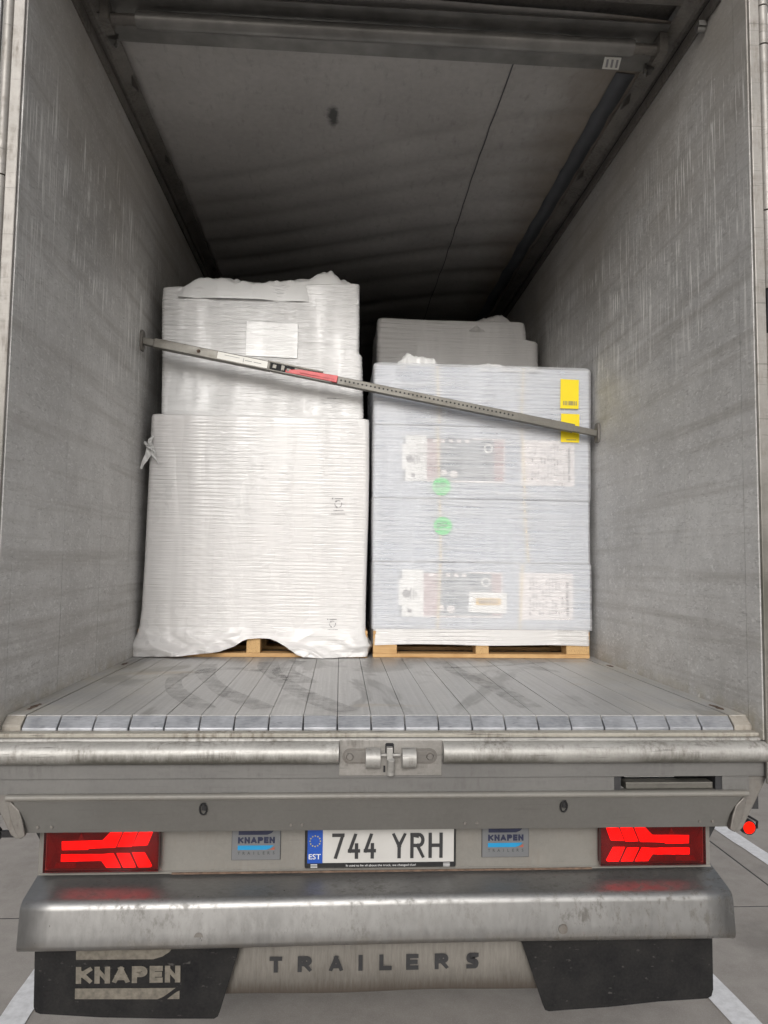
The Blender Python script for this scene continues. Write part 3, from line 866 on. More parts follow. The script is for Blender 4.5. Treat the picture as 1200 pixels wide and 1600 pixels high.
u = MB(); u.box(-1.17, 1.17, -.045, .03, -.356, -.352); obj('apron_return', u, 'apron_grey', T)

# hanging corner brackets and side marker lamps
for sgn in (-1, 1):
    u = MB(); u.prism([(sgn * a, b) for a, b in ((1.190, -.182), (1.262, -.182), (1.255, -.205), (1.176, -.352), (1.160, -.364), (1.140, -.362), (1.136, -.345))], 1, -.075, -.045)
    br = obj('corner_bracket', u, 'bracket_grey', T, bevel=.004)
    u = MB(); u.prism([(sgn * a, b) for a, b in ((1.178, -.247), (1.150, -.275), (1.138, -.31), (1.129, -.352), (1.145, -.362), (1.16, -.34), (1.176, -.30), (1.186, -.26))], 1, -.084, -.0755)
    obj('bracket_gusset', u, 'rail_metal', br, bevel=.003)
    u = MB(); u.box(*sorted((sgn * 1.19, sgn * 1.25)), -.044, 1.2, -.30, -.182); u.prism([(sgn * a, b) for a, b in ((1.10, -.34), (1.17, -.34), (1.12, -.43), (1.10, -.47))], 1, .04, .9)
    obj('side_rail', u, 'chassis_dark', T)
    xm = 1.205 if sgn > 0 else -1.236
    u = MB(); u.cyl((xm, -.05, -.354), (xm, -.064, -.354), .026, .0235, n=28); u.box(*sorted((sgn * 1.16, xm)), -.06, -.05, -.364, -.344)
    mk = obj('marker_lamp', u, 'black_plastic', T, auto=40)
    u = MB(); u.cyl((xm, -.0642, -.354), (xm, -.069, -.354), .020, .012, n=24); obj('marker_lens', u, 'lamp_glow', mk, auto=40)
    if sgn > 0:
        u = MB(); u.tube([(xm - .03, -.05, -.325), (xm, -.06, -.318), (xm + .03, -.06, -.335), (xm + .034, -.05, -.36)], .004, 6); obj('lamp_cable', u, 'black_plastic', mk)

# lamp bar, tail lamps, plate, badges
u = MB(); u.prism([(.030, -.30), (.030, -.506), (.024, -.511), (.024, -.515), (.09, -.515), (.09, -.30)], 0, -1.128, 1.117)
lbar = obj('lamp_bar', u, 'light_bar_grey', T)
u = MB(); u.box(-.70, .70, .020, .0238, -.5165, -.5105); obj('bar_flange', u, 'rust_brown', T)
LS = .00203
up_bar = [(97, 1313), (160, 1312), (166, 1306), (172, 1299), (191, 1298), (181, 1323), (140, 1324), (138, 1326), (98, 1326)]
tail_shapes = [up_bar,
    [(184, 1322), (194, 1298), (215, 1298), (206, 1322)], [(208, 1321), (218, 1298), (239, 1298), (231, 1320)],
    [(97, 1333), (160, 1333), (178, 1332), (190, 1354), (168, 1354), (160, 1343), (97, 1344)],
    [(183, 1332), (203, 1332), (214, 1354), (194, 1354)], [(207, 1331), (227, 1331), (239, 1352), (236, 1354), (218, 1354)]]
for sgn in (-1, 1):
    xc = -.918 if sgn < 0 else .902; zc = -.432
    mir = lambda px: xc + (px - 161) * LS * (1 if sgn < 0 else -1)
    mz = lambda py: zc - (py - 1328) * LS
    u = MB(); u.box(xc - .181, xc + .181, .008, .0295, zc - .0625, zc + .075); tl = obj('tail_lamp', u, 'lamp_frame', T, bevel=.010, seg=3)
    tl['label'] = 'lit red tail lamp with chevron light strips'
    u = MB(); u.box(xc - .176, xc + .176, .0055, .0075, zc - .056, zc + .068); obj('lens', u, 'lamp_housing', tl)
    u = MB(); u.box(xc - .180, xc + .180, -.0100, -.0085, zc - .0605, zc + .073); cov = obj('lens_cover', u, 'lamp_cover', tl, bevel=0)
    u = MB(); u.box(xc - .1815, xc - .1802, -.0095, .0075, zc - .062, zc + .0745); u.box(xc + .1802, xc + .1815, -.0095, .0075, zc - .062, zc + .0745); u.box(xc - .180, xc + .180, -.0084, .0075, zc - .0622, zc - .0608)
    obj('lens_rim', u, 'lamp_frame', tl)
    for pl in tail_shapes:
        u = MB(); p = [(mir(a), mz(b)) for a, b in pl]; u.prism(p, 1, .0025, .0053); obj('light_strip', u, 'lamp_glow', tl)
    for pl in ([(122, 1311), (127, 1300), (131, 1311)], [(90, 1346), (120, 1346), (120, 1354), (86, 1354)]):
        u = MB(); u.prism([(mir(a), mz(b)) for a, b in pl], 1, .0032, .0053); obj('dim_strip', u, 'lamp_glow_dim', tl)
    for pl in ([(76, 1302), (88, 1326), (88, 1330), (76, 1354)], [(246, 1302), (232, 1326), (232, 1330), (246, 1352)], [(90, 1326.5), (232, 1325.5), (232, 1329), (90, 1330.5)]):
        u = MB(); u.prism([(mir(a), mz(b)) for a, b in pl], 1, .0036, .0053); obj('reflector_facet', u, 'lamp_reflector', tl)

u = MB(); u.box(-.268, .236, .017, .0295, -.502, -.345); pl = obj('number_plate', u, 'black_plastic', T, bevel=.005, seg=3)
u = MB(); u.box(-.259, .228, .0145, .0165, -.483, -.350); face = obj('plate_face', u, 'plate_white', pl)
u = MB(); u.box(-.259, -.209, .0128, .0142, -.483, -.350); eu = obj('country_band', u, 'plate_blue', pl)
u = MB()
for k in range(12):
    a = 2 * math.pi * k / 12; u.disc((-.234 + .017 * math.cos(a), .0122, -.412 + .017 * math.sin(a)), .0026, 6)
obj('country_stars', u, 'star_yellow', pl)
obj('country_letters', text_mb('EST', -.2345, -.470, .0120, .017, .040, .012, 'CENTER'), 'letter_pale', pl)
obj('plate_characters', stroke_mb('744', -.1785, -.470, .0126, .082, .041, .0115, .0115), 'black_paint', pl)
obj('plate_characters', stroke_mb('YRH', .0205, -.470, .0126, .082, .048, .013, .0115), 'black_paint', pl)
obj('plate_slogan', text_mb('It used to be all about the truck, we changed that!', -.015, -.4965, .0160, .0075, .232, .0, 'CENTER'), 'letter_pale', pl)
for xx in (-.237, .204):
    u = MB()
    for k in range(3): u.box(xx - .011, xx + .011, .0155, .0165, -.4985 + .0045 * k, -.4965 + .0045 * k)
    obj('plate_logo', u, 'letter_pale', pl)
for xc in (-.4285, .405):
    u = MB(); u.box(xc - .0805, xc + .0805, .0255, .0296, -.4755, -.345); bd = obj('maker_badge', u, 'mid_grey', T, bevel=.001)
    u = MB(); u.box(xc - .0785, xc + .0785, .0235, .0252, -.4735, -.347); obj('badge_face', u, 'badge_grey', bd)
    Yb = .0222
    u = MB(); u.prism([(xc - .058, -.350), (xc - .058, -.3935), (xc + .036, -.3935), (xc + .050, -.388), (xc + .062, -.375), (xc + .062, -.350)], 1, Yb, Yb + .0008); obj('badge_swoosh', u, 'navy', bd)
    obj('badge_letters', stroke_mb('KNAPEN', xc - .0595, -.4205, Yb, .0205, .0178, .0027, .0062, {'A': 1.12, 'E': .85, 'K': 1.05}), 'navy', bd)
    u = MB(); u.prism([(xc - .060, -.4275), (xc - .060, -.4415), (xc + .034, -.4415), (xc + .046, -.437), (xc + .058, -.4275)], 1, Yb, Yb + .0008); obj('badge_stripe', u, 'cyan_blue', bd)
    u = MB(); u.prism([(xc + .045, -.4415), (xc + .0605, -.4415), (xc + .0605, -.4325)], 1, Yb, Yb + .0008); obj('badge_corner', u, 'brick_red', bd)
    for k, ch in enumerate('TRAILERS'):
        obj('badge_letters', text_mb(ch, xc - .056 + k * .0163, -.4565, Yb, .0095, None, .02, 'CENTER'), 'mid_grey', bd)

# bumper beam
def arc(cy, cz, r, a0, a1, k): return [(cy + r * math.cos(R(a0 + (a1 - a0) * i / k)), cz + r * math.sin(R(a0 + (a1 - a0) * i / k))) for i in range(k + 1)]
prof = [(.085, -.508), (.07, -.511), (.0, -.528)] + arc(-.057, -.579, .034, 105, 172, 10) + [(-.098, -.64)] + arc(-.080, -.672, .022, 180, 262, 7) + [(-.05, -.695)]
inner = [(a + .006, b - .004) for a, b in prof[:12]] + [(a + .005, b) for a, b in prof[12:-1]] + [(-.05, -.690)]
BX = 1.131; u = MB(); k = len(prof); ns = 24
def bx_end(t): return t
xs = np.linspace(-BX, BX, ns + 1); v = []; f = []
for x_ in xs:
    for (a, b) in prof:
        sag = 0.002 * math.sin(x_ * 2.1)
        v.append((x_, a + sag, b + 0.0015 * math.sin(x_ * 3.3 + 1)))
for i in range(ns):
    for j in range(k - 1): f.append((i * k + j, i * k + j + 1, (i + 1) * k + j + 1, (i + 1) * k + j))
u.add(v, f); bump_o = obj('bumper', u, 'bumper_aluminium', T, auto=60)
sol = bump_o.modifiers.new('thickness', 'SOLIDIFY'); sol.thickness = .004; sol.offset = -1
for sgn in (-1, 1):
    u = MB(); pp = [(a, b) for a, b in prof] + [(.085, -.60)]
    u.prism([(a + .003, b - .003) for a, b in prof[:-1]] + [(-.05, -.688), (.08, -.62)], 0, sgn * 1.1285, sgn * 1.1255); obj('end_cap', u, 'bumper_aluminium', bump_o)
for xb, zb in ((-.585, -.655), (.563, -.651)):
    u = MB(); u.cyl((xb, -.0965, zb), (xb, -.1015, zb), .016, .014, n=18); obj('bolt_cover', u, 'bracket_grey', bump_o, auto=40)
for xx in (-.62, .62): obj('bumper_arm', MB().box(xx - .05, xx + .05, .02, .30, -.60, -.53), 'chassis_dark', T)

# mud flaps
def flap(pts, y0, y1, mt, name, curve=.02, t=.008):
    n_ = len(pts)
    z_top = max(p[1] for p in pts); zb = min(p[1] for p in pts)
    def Yf(z): return y0 + (y1 - y0) * (z_top - z) / (z_top - zb)
    u = MB(); v = [(p[0], Yf(p[1]), p[1]) for p in pts] + [(p[0], Yf(p[1]) + t, p[1]) for p in pts]
    u.add(v, [tuple(range(n_)), tuple(range(n_, 2 * n_))[::-1]] + [(i, n_ + i, n_ + (i + 1) % n_, (i + 1) % n_) for i in range(n_)])
    return obj(name, u, mt, T), Yf
FL, YL = flap([(-1.108, -.66), (-.450, -.66), (-.470, -.735), (-.528, -.935), (-.534, -.950), (-.546, -.957), (-.70, -.953), (-.90, -.944), (-1.09, -.928), (-1.104, -.922), (-1.110, -.905)], -.025, 0.0, 'flap_rubber', 'mud_flap')
FR, YR = flap([(1.092, -.66), (1.102, -.900), (1.097, -.922), (1.082, -.930), (.92, -.936), (.74, -.951), (.60, -.957), (.545, -.960), (.532, -.955), (.526, -.942), (.452, -.735), (.425, -.66)], -.025, 0.0, 'flap_rubber', 'mud_flap')
yk = -.006 - .004
for fo in (FL,):
    def on(poly, y=yk):
        uu = MB(); uu.add([(a, YL(b) - .0025, b) for a, b in poly], [tuple(range(len(poly)))]); return uu
    tb = stroke_mb('KNAPEN', -.980, -.8335, 0, .054, .0485, .0068, .0165, {'A': 1.12, 'E': .85, 'K': 1.05})
    tb.v = [(a, YL(c) - .0025 + b, c - (a + .98) * .006) for a, b, c in tb.v]
    obj('flap_letters', tb, 'flap_print', fo)
    obj('flap_stripe', on([(-.980, -.700), (-.980, -.757), (-.74, -.760), (-.712, -.752), (-.690, -.738), (-.672, -.715), (-.66, -.70)]), 'flap_print', fo)
    obj('flap_stripe', on([(-.982, -.848), (-.982, -.882), (-.725, -.8885), (-.705, -.880), (-.668, -.853), (-.70, -.853)]), 'flap_print', fo)
    obj('flap_stripe', on([(-.695, -.8885), (-.656, -.8890), (-.656, -.862), (-.668, -.868)]), 'flap_print', fo)
u = MB(); v = []; k = 60
for i in range(k + 1):
    x_ = -.64 + 1.28 * i / k
    zb = -.903 + .0025 * math.sin(i * .21)
    for z_, y_ in ((-.66, .018), (-.80, .024), (zb, .034)): v.append((x_, y_, z_))
f = [(i * 3 + j, i * 3 + j + 1, i * 3 + j + 4, i * 3 + j + 3) for i in range(k) for j in range(2)]
u.add(v, f); cf = obj('centre_flap', u, 'flap_beige', T, smooth=True)
s_ = cf.modifiers.new('thickness', 'SOLIDIFY'); s_.thickness = .006; s_.offset = -1
for ch, px in zip('TRAILERS', (431, 475.5, 524, 562, 601, 643, 689, 738)):
    xx = -.378 + (px - 420) * .002111
    lw = .014 if ch == 'I' else .046 if ch in 'AR' else .041
    tb = stroke_mb(ch, xx - lw / 2, -.829, .018, .050, lw, 0, .0135)
    obj('flap_letters', tb, 'black_paint', cf)

# underbody: chassis beams, axles and wheels
for xx in (-.55, .55):
    u = MB(); u.box(xx - .07, xx + .07, .32, 10, -.55, -.09); obj('chassis_beam', u, 'chassis_dark', T)
u = MB(); u.box(-1.19, 1.19, .14, LEN, -.20, -.09); obj('underbody', u, 'chassis_dark', T)
for yy in (2.9, 4.2, 5.5):
    obj('axle', MB().cyl((-1.0, yy, -.73), (1.0, yy, -.73), .07, n=16), 'chassis_dark', T, auto=40)
    for sgn in (-1, 1):
        prof = [(.27, .0), (.29, .02), (.42, .015), (.49, .03), (.515, .06), (.52, .19), (.515, .32), (.49, .35), (.42, .365), (.29, .36), (.27, .38)]
        v = []; nn = 40
        for i in range(nn):
            a = 2 * math.pi * i / nn
            v += [(sgn * (.85 + d), yy + r * math.cos(a), -.73 + r * math.sin(a)) for r, d in prof]
        kk = len(prof); u = MB()
        u.add(v, [(i * kk + j, i * kk + j + 1, ((i + 1) % nn) * kk + j + 1, ((i + 1) % nn) * kk + j) for i in range(nn) for j in range(kk - 1)])
        ty = obj('wheel', u, 'rubber_black', T, smooth=True)
        u = MB(); u.cyl((sgn * .90, yy, -.73), (sgn * 1.19, yy, -.73), .28, n=32); u.cyl((sgn * 1.19, yy, -.73), (sgn * 1.25, yy, -.73), .13, .10, n=24); obj('rim', u, 'rim_grey', ty, auto=40)

# ------------------------------------------------------------------ wooden pallets
def pallet(x0, x1, y0, y1, label, group='wooden pallets'):
    r = empty('wooden_pallet', ((x0 + x1) / 2, (y0 + y1) / 2, 0), label, 'pallet', group)
    w = x1 - x0
    ys = ((y0, y0 + .10), ((y0 + y1) / 2 - .07, (y0 + y1) / 2 + .07), (y1 - .10, y1))
    xs = ((x0, x0 + .13), ((x0 + x1) / 2 - .037, (x0 + x1) / 2 + .037), (x1 - .13, x1))
    for ya, yb in ys:
        obj('bottom_board', MB().box(x0, x1, ya, yb, 0.001, .022), 'pallet_wood', r, bevel=.002)
        for xa, xb in xs: obj('block', MB().box(xa + .001, xb - .001, ya + .002, yb - .002, .0222, .0998), 'pressed_wood' if xa != xs[0][0] else 'pallet_wood', r, bevel=.002)
    for xa, xb in xs: obj('stringer_board', MB().box(xa, xb, y0 + .001, y1 - .001, .100, .121), 'pallet_wood', r, bevel=.002)
    for k in range(7):
        ya = y0 + (y1 - y0 - .10) * k / 6
        obj('deck_board', MB().box(x0, x1, ya, ya + .095, .1212, .143), 'pallet_wood', r, bevel=.002)
    return r
P1 = pallet(-1.225, -.015, 1.435, 2.235, 'wooden pallet half hidden under torn white film on the left')
P2 = pallet(.016, 1.203, 1.447, 2.247, 'wooden pallet with stencilled number under the labelled grey cartons on the right')
P3 = pallet(.07, 1.17, 2.41, 3.15, 'wooden pallet behind the labelled cartons, under the shade-greyed wrapped load')
obj('block_stencil', text_mb('254222', 1.195, .072, 1.4468, .019, .068, .0, 'RIGHT', tilt=R(-2)), 'print_dark', P2)

# ------------------------------------------------------------------ wrapped loads
def wrap_mb(prof, y0, y1, zs, seed, amp=.003, lam=.021, hem=None, r=.022, dz=.0055, bulge=.006, nf=150, flare=None, diag=.35, top=True, ox=0.0):
    """prof(z) -> (x_left, x_right, y_front); walls of stretched film all round with horizontal creases"""
    z0, z1 = zs
    nz = max(8, int((z1 - z0) / dz))
    per = []                      # (side parameter, kind) on the unit loop, front last
    for t in np.linspace(0, 1, 26, endpoint=False): per.append((0, 1 - t, -1, 0))       # left side, back -> front
    for a in np.linspace(0, 90, 6): per.append((0, 0, -math.cos(R(a)), -math.sin(R(a))))
    for t in np.linspace(0, 1, nf)[1:-1]: per.append((t, 0, 0, -1))
    for a in np.linspace(0, 90, 6): per.append((1, 0, math.sin(R(a)), -math.cos(R(a))))
    for t in np.linspace(0, 1, 26)[1:]: per.append((1, t, 1, 0))
    for t in np.linspace(0, 1, 8)[1:-1]: per.append((1 - t, 1, 0, 1))
    per = np.array(per); n_ = len(per)
    tz = np.linspace(0, 1, nz + 1)[:, None]
    zb = z0 + (np.array([hem(t) if ky == 0 else hem(t) for t, ky in per[:, :2]]) if hem else np.zeros(n_))[None, :]
    Zg = zb + tz * (z1 - zb)
    L = np.vectorize(lambda z: prof(z)[0])(Zg); Rr = np.vectorize(lambda z: prof(z)[1])(Zg); F = np.vectorize(lambda z: prof(z)[2])(Zg)
    U = per[:, 0][None, :]; V = per[:, 1][None, :]; NX = per[:, 2][None, :]; NY = per[:, 3][None, :]
    Xg = (L + r) + U * (Rr - L - 2 * r) + NX * r
    Yg = (F + r) + V * (y1 - F - 2 * r) + NY * r
    S = (Xg + Yg * 1.0) + 10 + ox
    warp = 1.5 * vn(S * 1.3, Zg * 2.0 + 5, seed) + 0.7 * vn(S * 4.0, Zg * 5.0, seed + 1) + diag * S
    ph = Zg / lam + warp
    ridge = (0.5 + 0.5 * np.sin(2 * np.pi * ph)) ** 4
    ph2 = Zg / (lam * .47) + 2.3 * vn(S * 2.2, Zg * 4, seed + 2) - diag * .6 * S
    ridge2 = (0.5 + 0.5 * np.sin(2 * np.pi * ph2)) ** 3
    m1 = sstep(vn(S * 3.2, Zg * 2.2 + 3, seed + 3), .42, .72)
    m2 = sstep(vn(S * 7.5, Zg * 1.2, seed + 4), .35, .62)
    D = amp * (ridge * (0.15 + 0.85 * m1) * (.35 + .65 * m2) + .45 * ridge2 * m2) + bulge * (vn(S * 1.4, Zg * 1.6, seed + 5) - .5) + .4 * bulge * (vn(S * 6, Zg * 1.2, seed + 6) - .5)
    if flare is not None:
        fl = np.clip((flare - Zg) / flare, 0, 1)
        fold = vn(S * 9 + 2.5 * Zg / flare, Zg * 14, seed + 7) - .42
        fold2 = vn(S * 22 - 1.5 * Zg / flare, Zg * 30, seed + 8) - .5
        fold3 = (1 - np.abs(2 * vn(S * 5.5 + 9 * Zg, Zg * 9 - 2 * S, seed + 9) - 1)) ** 4
        fold4 = (1 - np.abs(2 * vn(S * 12 - 16 * Zg, Zg * 11, seed + 10) - 1)) ** 4
        D = D + np.sqrt(fl) * (.020 * fold3 + .010 * fold4) + fl * (.010 + .055 * np.clip(fold, -.12, 1) + .014 * fold2)
    Xg = Xg + NX * D; Yg = Yg + NY * D
    idx = np.arange((nz + 1) * n_).reshape(nz + 1, n_)
    nxt = np.roll(idx, -1, axis=1)
    q = np.stack([idx[:-1], nxt[:-1], nxt[1:], idx[1:]], -1).reshape(-1, 4)
    u = MB(); u.add(np.stack([Xg, Yg, Zg], -1).reshape(-1, 3).tolist(), [tuple(a) for a in q.tolist()])
    if top:
        ring = idx[-1]; cx, cy = Xg[-1].mean(), Yg[-1].mean()
        b = len(u.v); inn = [(cx + (x - cx) * .97, cy + (y - cy) * .97, z1 + .004) for x, y in zip(Xg[-1], Yg[-1])]
        u.v += inn + [(cx, cy, z1 + .006)]
        for i in range(n_):
            j = (i + 1) % n_
            u.f += [(int(ring[i]), int(ring[j]), b + j, b + i), (b + i, b + j, b + n_)]
    return u
def lerp_tab(tab):
    zs = [t[0] for t in tab]
    return lambda z: tuple(np.interp(z, zs, [t[k] for t in tab]) for k in (1, 2, 3))
def crumple(x0, x1, y0, y1, z0, hfun, seed, nx_=90, ny_=26, rough=.02):
    U, V = np.meshgrid(np.linspace(0, 1, nx_), np.linspace(0, 1, ny_))
    Xc = x0 + (x1 - x0) * U + rough * .6 * (vn(U * 14, V * 6, seed) - .5)
    prof = np.sin(np.pi * np.clip(V, 0, 1) ** .62) ** .40
    H = np.vectorize(hfun)(U)
    cr = np.abs(vn(U * 11 + 3 * V, V * 4, seed + 1) - .5) * 2 + .5 * np.abs(vn(U * 26, V * 9 + 4 * U, seed + 2) - .5) * 2
    Zc = z0 + H * prof * (.90 + .16 * cr)
    Yc = y0 + (y1 - y0) * V + rough * (vn(U * 9, V * 7, seed + 3) - .5) * 2
    idx = np.arange(nx_ * ny_).reshape(ny_, nx_)
    u = MB(); u.add(np.stack([Xc, Yc, Zc], -1).reshape(-1, 3).tolist(), [(idx[j, i], idx[j, i + 1], idx[j + 1, i + 1], idx[j + 1, i]) for j in range(ny_ - 1) for i in range(nx_ - 1)])
    return u

def recycle_marks(par, x, z, y, s=1.0, lines=3):
    u = MB(); u.box(x - .034 * s, x - .027 * s, y, y + .0008, z + .026 * s, z + .033 * s)
    u.box(x - .020 * s, x + .026 * s, y, y + .0008, z + .0275 * s, z + .031 * s)
    for k in range(3):                                # three bent arrows
        a0 = R(90 + 120 * k)
        pts = [(x + .019 * s * math.cos(a0 + R(d)), z + .019 * s * math.sin(a0 + R(d))) for d in (-38, 0, 38)]
        for (xa, za), (xb, zb) in zip(pts[:-1], pts[1:]):
            dx, dz_ = xb - xa, zb - za; l = math.hypot(dx, dz_); nx_, nz_ = -dz_ / l * .0015 * s, dx / l * .0015 * s
            u.prism([(xa + nx_, za + nz_), (xb + nx_, zb + nz_), (xb - nx_, zb - nz_), (xa - nx_, za - nz_)], 1, y - .0001 * k, y + .0008)
        (xa, za) = pts[2]; t = a0 + R(38) + R(90)
        u.prism([(xa + .007 * s * math.cos(t), za + .007 * s * math.sin(t)), (xa + .006 * s * math.cos(t + 2.2), za + .006 * s * math.sin(t + 2.2)), (xa + .006 * s * math.cos(t - 2.2), za + .006 * s * math.sin(t - 2.2))], 1, y - .0006, y + .0008)
    rs = random.Random(int(x * 1000))
    for j, (w, zz) in enumerate(((.050, -.036), (.072, -.056))[:lines - 1]):
        xx = x - w / 2
        while xx < x + w / 2:
            d = rs.uniform(.003, .008); u.box(xx * 1, xx + d, y, y + .0008, z + zz * s, z + (zz + .004) * s); xx += d + .002
    return obj('film_print', u, 'print_grey', par)

# --- left, lower: big white load
hem_tab = [(0, .004), (.12, .006), (.20, .012), (.27, .020), (.36, .034), (.42, .058), (.455, .088), (.48, .098), (.53, .102), (.58, .100), (.61, .086), (.66, .055), (.70, .020), (.73, .008), (.80, .003), (1, .008)]
hx, hz = zip(*hem_tab)
Lw = empty('wrapped_load', (-.62, 1.85, .143), 'large white film-wrapped load on the left pallet, its hem torn open at the middle', 'wrapped load', 'wrapped loads')
p_low = lerp_tab([(0, -1.236, -.012, 1.418), (.05, -1.234, -.014, 1.420), (.12, -1.222, -.024, 1.428), (.25, -1.212, -.026, 1.432), (.5, -1.207, -.024, 1.432), (.8, -1.203, -.020, 1.432), (1.0, -1.200, -.020, 1.432), (1.15, -1.198, -.022, 1.432), (1.27, -1.197, -.024, 1.432), (1.288, -1.194, -.026, 1.434)])
obj('film_wrap', wrap_mb(p_low, 1.42, 2.25, (0.0, 1.288), 11, amp=.0026, lam=.0205, hem=lambda t: float(np.interp(t, hx, hz)), flare=.15, nf=190), 'film_white', Lw, smooth=True)
recycle_marks(Lw, -.184, .822, 1.4262, 1.0)
recycle_marks(Lw, -.203, .178, 1.4262, .85, 2)
u = MB(); u.box(-1.19, -.04, 1.45, 2.22, .145, 1.27); obj('inner_box', u, 'carton_grey', Lw)
# torn tape end at the corner
u = MB(); rs = random.Random(8)
for k, (dx, dz_, w) in enumerate(((-.038, -.115, .040), (.048, -.085, .036), (.012, .062, .030), (-.03, .03, .034), (.02, -.03, .036))):
    c0 = (-1.188, 1.415, 1.105)
    pts = [(c0[0] + dx * t + .006 * math.sin(5 * t + k), c0[1] - .012 * math.sin(3 * t) - .004 * k, c0[2] + dz_ * t) for t in np.linspace(0, 1, 6)]
    v = []; f = []
    for i, p in enumerate(pts):
        ww = w * (1 - .75 * i / 5) * .5
        v += [(p[0] - ww, p[1] + .003 * (-1) ** i, p[2] + ww * .4), (p[0] + ww, p[1] - .003 * (-1) ** i, p[2] - ww * .4)]
        if i: f.append((2 * i - 2, 2 * i - 1, 2 * i + 1, 2 * i))
    u.add(v, f)
tt_ = obj('torn_tape', u, 'film_loose', Lw); s_ = tt_.modifiers.new('thickness', 'SOLIDIFY'); s_.thickness = .002

# --- left, upper
Lu = empty('wrapped_load', (-.62, 1.85, 1.292), 'glossy white wrapped load stacked on top, with loose film bunched above it', 'wrapped load', 'wrapped loads')
p_up = lerp_tab([(1.292, -1.150, -.058, 1.470), (1.32, -1.158, -.054, 1.480), (1.50, -1.166, -.062, 1.500), (1.665, -1.168, -.070, 1.500), (1.68, -1.172, -.086, 1.502), (2.0, -1.180, -.086, 1.505), (2.075, -1.178, -.088, 1.505)])
def up_top(u):
    u.v = [(x, y, z - max(0, z - 1.7) / .375 * (.060 * (1 - (x + 1.18) / 1.09))) for x, y, z in u.v]; return u
obj('film_wrap', up_top(wrap_mb(p_up, 1.5, 2.2, (1.292, 2.075), 23, amp=.0042, lam=.024, bulge=.005, nf=170, diag=.9)), 'film_upper', Lu, smooth=True)
obj('loose_film', crumple(-1.085, -.095, 1.500, 1.86, 1.96, lambda t: float(np.interp(t, (0, .03, .10, .25, .4, .55, .70, .80, .86, .90, .95, 1), (.03, .10, .150, .142, .135, .142, .165, .205, .205, .175, .150, .11))), 31, 120, 34), 'film_loose', Lu, smooth=True)
u = MB(); u.box(-.71, -.425, 1.4905, 1.4945, 1.640, 1.835)
u.v = [(x, y, z - (x + .71) * .02) for x, y, z in u.v]
pk = obj('document_pouch', u, 'pouch_white', Lu, bevel=.0015)
u = MB()
for k, (w, zz) in enumerate(((.05, .012), (.03, -.004))): u.box(-.255, -.255 + w, 1.4885, 1.4895, 1.400 + zz, 1.404 + zz)
obj('film_print', u, 'print_grey', Lu)

# --- right: grey cartons under clear film
Rc = empty('wrapped_load', (.61, 1.85, .143), 'strapped grey cartons with white paper labels under clear film, right pallet', 'wrapped load', 'wrapped loads')
YF = 1.462
tiers = [(.150, .513, .012, 1.214), (.517, .862, .008, 1.208), (.866, 1.268, .006, 1.210), (1.272, 1.605, .006, 1.214)]
for z0, z1, xa, xb in tiers:
    obj('carton', MB().box(xa, xb, YF, 2.25, z0, z1), 'carton_grey', Rc, bevel=.006)
p_r = lerp_tab([(.075, .018, 1.200, 1.440), (.138, .016, 1.202, 1.442), (.146, .006, 1.222, 1.444), (.30, .004, 1.221, 1.445), (.505, .000, 1.221, 1.445), (.518, .002, 1.216, 1.447), (.70, -.002, 1.214, 1.446), (.855, -.003, 1.216, 1.446), (.872, .000, 1.219, 1.445), (1.1, -.003, 1.220, 1.445), (1.262, .000, 1.220, 1.446), (1.28, .000, 1.222, 1.446), (1.60, -.002, 1.225, 1.445), (1.613, .004, 1.218, 1.455)])
obj('film_wrap', wrap_mb(p_r, 1.45, 2.26, (.152, 1.613), 41, amp=.0036, lam=.019, bulge=.004, nf=180, diag=.12, dz=.0045), 'film_clear', Rc, smooth=True)
p_s = lerp_tab([(.0, .016, 1.203, 1.440), (.152, .012, 1.206, 1.444)])
obj('film_skirt', wrap_mb(p_s, 1.44, 2.26, (.0, .152), 43, amp=.004, lam=.022, bulge=.006, nf=150, dz=.004, diag=.3, hem=lambda t: .066 + .012 * math.sin(math.pi * t) * 0.5 + .004 * math.sin(9 * t), top=False), 'film_white', Rc, smooth=True)
def flat(name, x0, x1, z0, z1, y, mt, par, rot=0.0):
    cx, cz = (x0 + x1) / 2, (z0 + z1) / 2; c, s_ = math.cos(rot), math.sin(rot); u = MB()
    u.prism([(cx + a * c - b * s_, cz + a * s_ + b * c) for a, b in ((x0 - cx, z0 - cz), (x1 - cx, z0 - cz), (x1 - cx, z1 - cz), (x0 - cx, z1 - cz))], 1, y, y + .0007)
    return obj(name, u, mt, par)
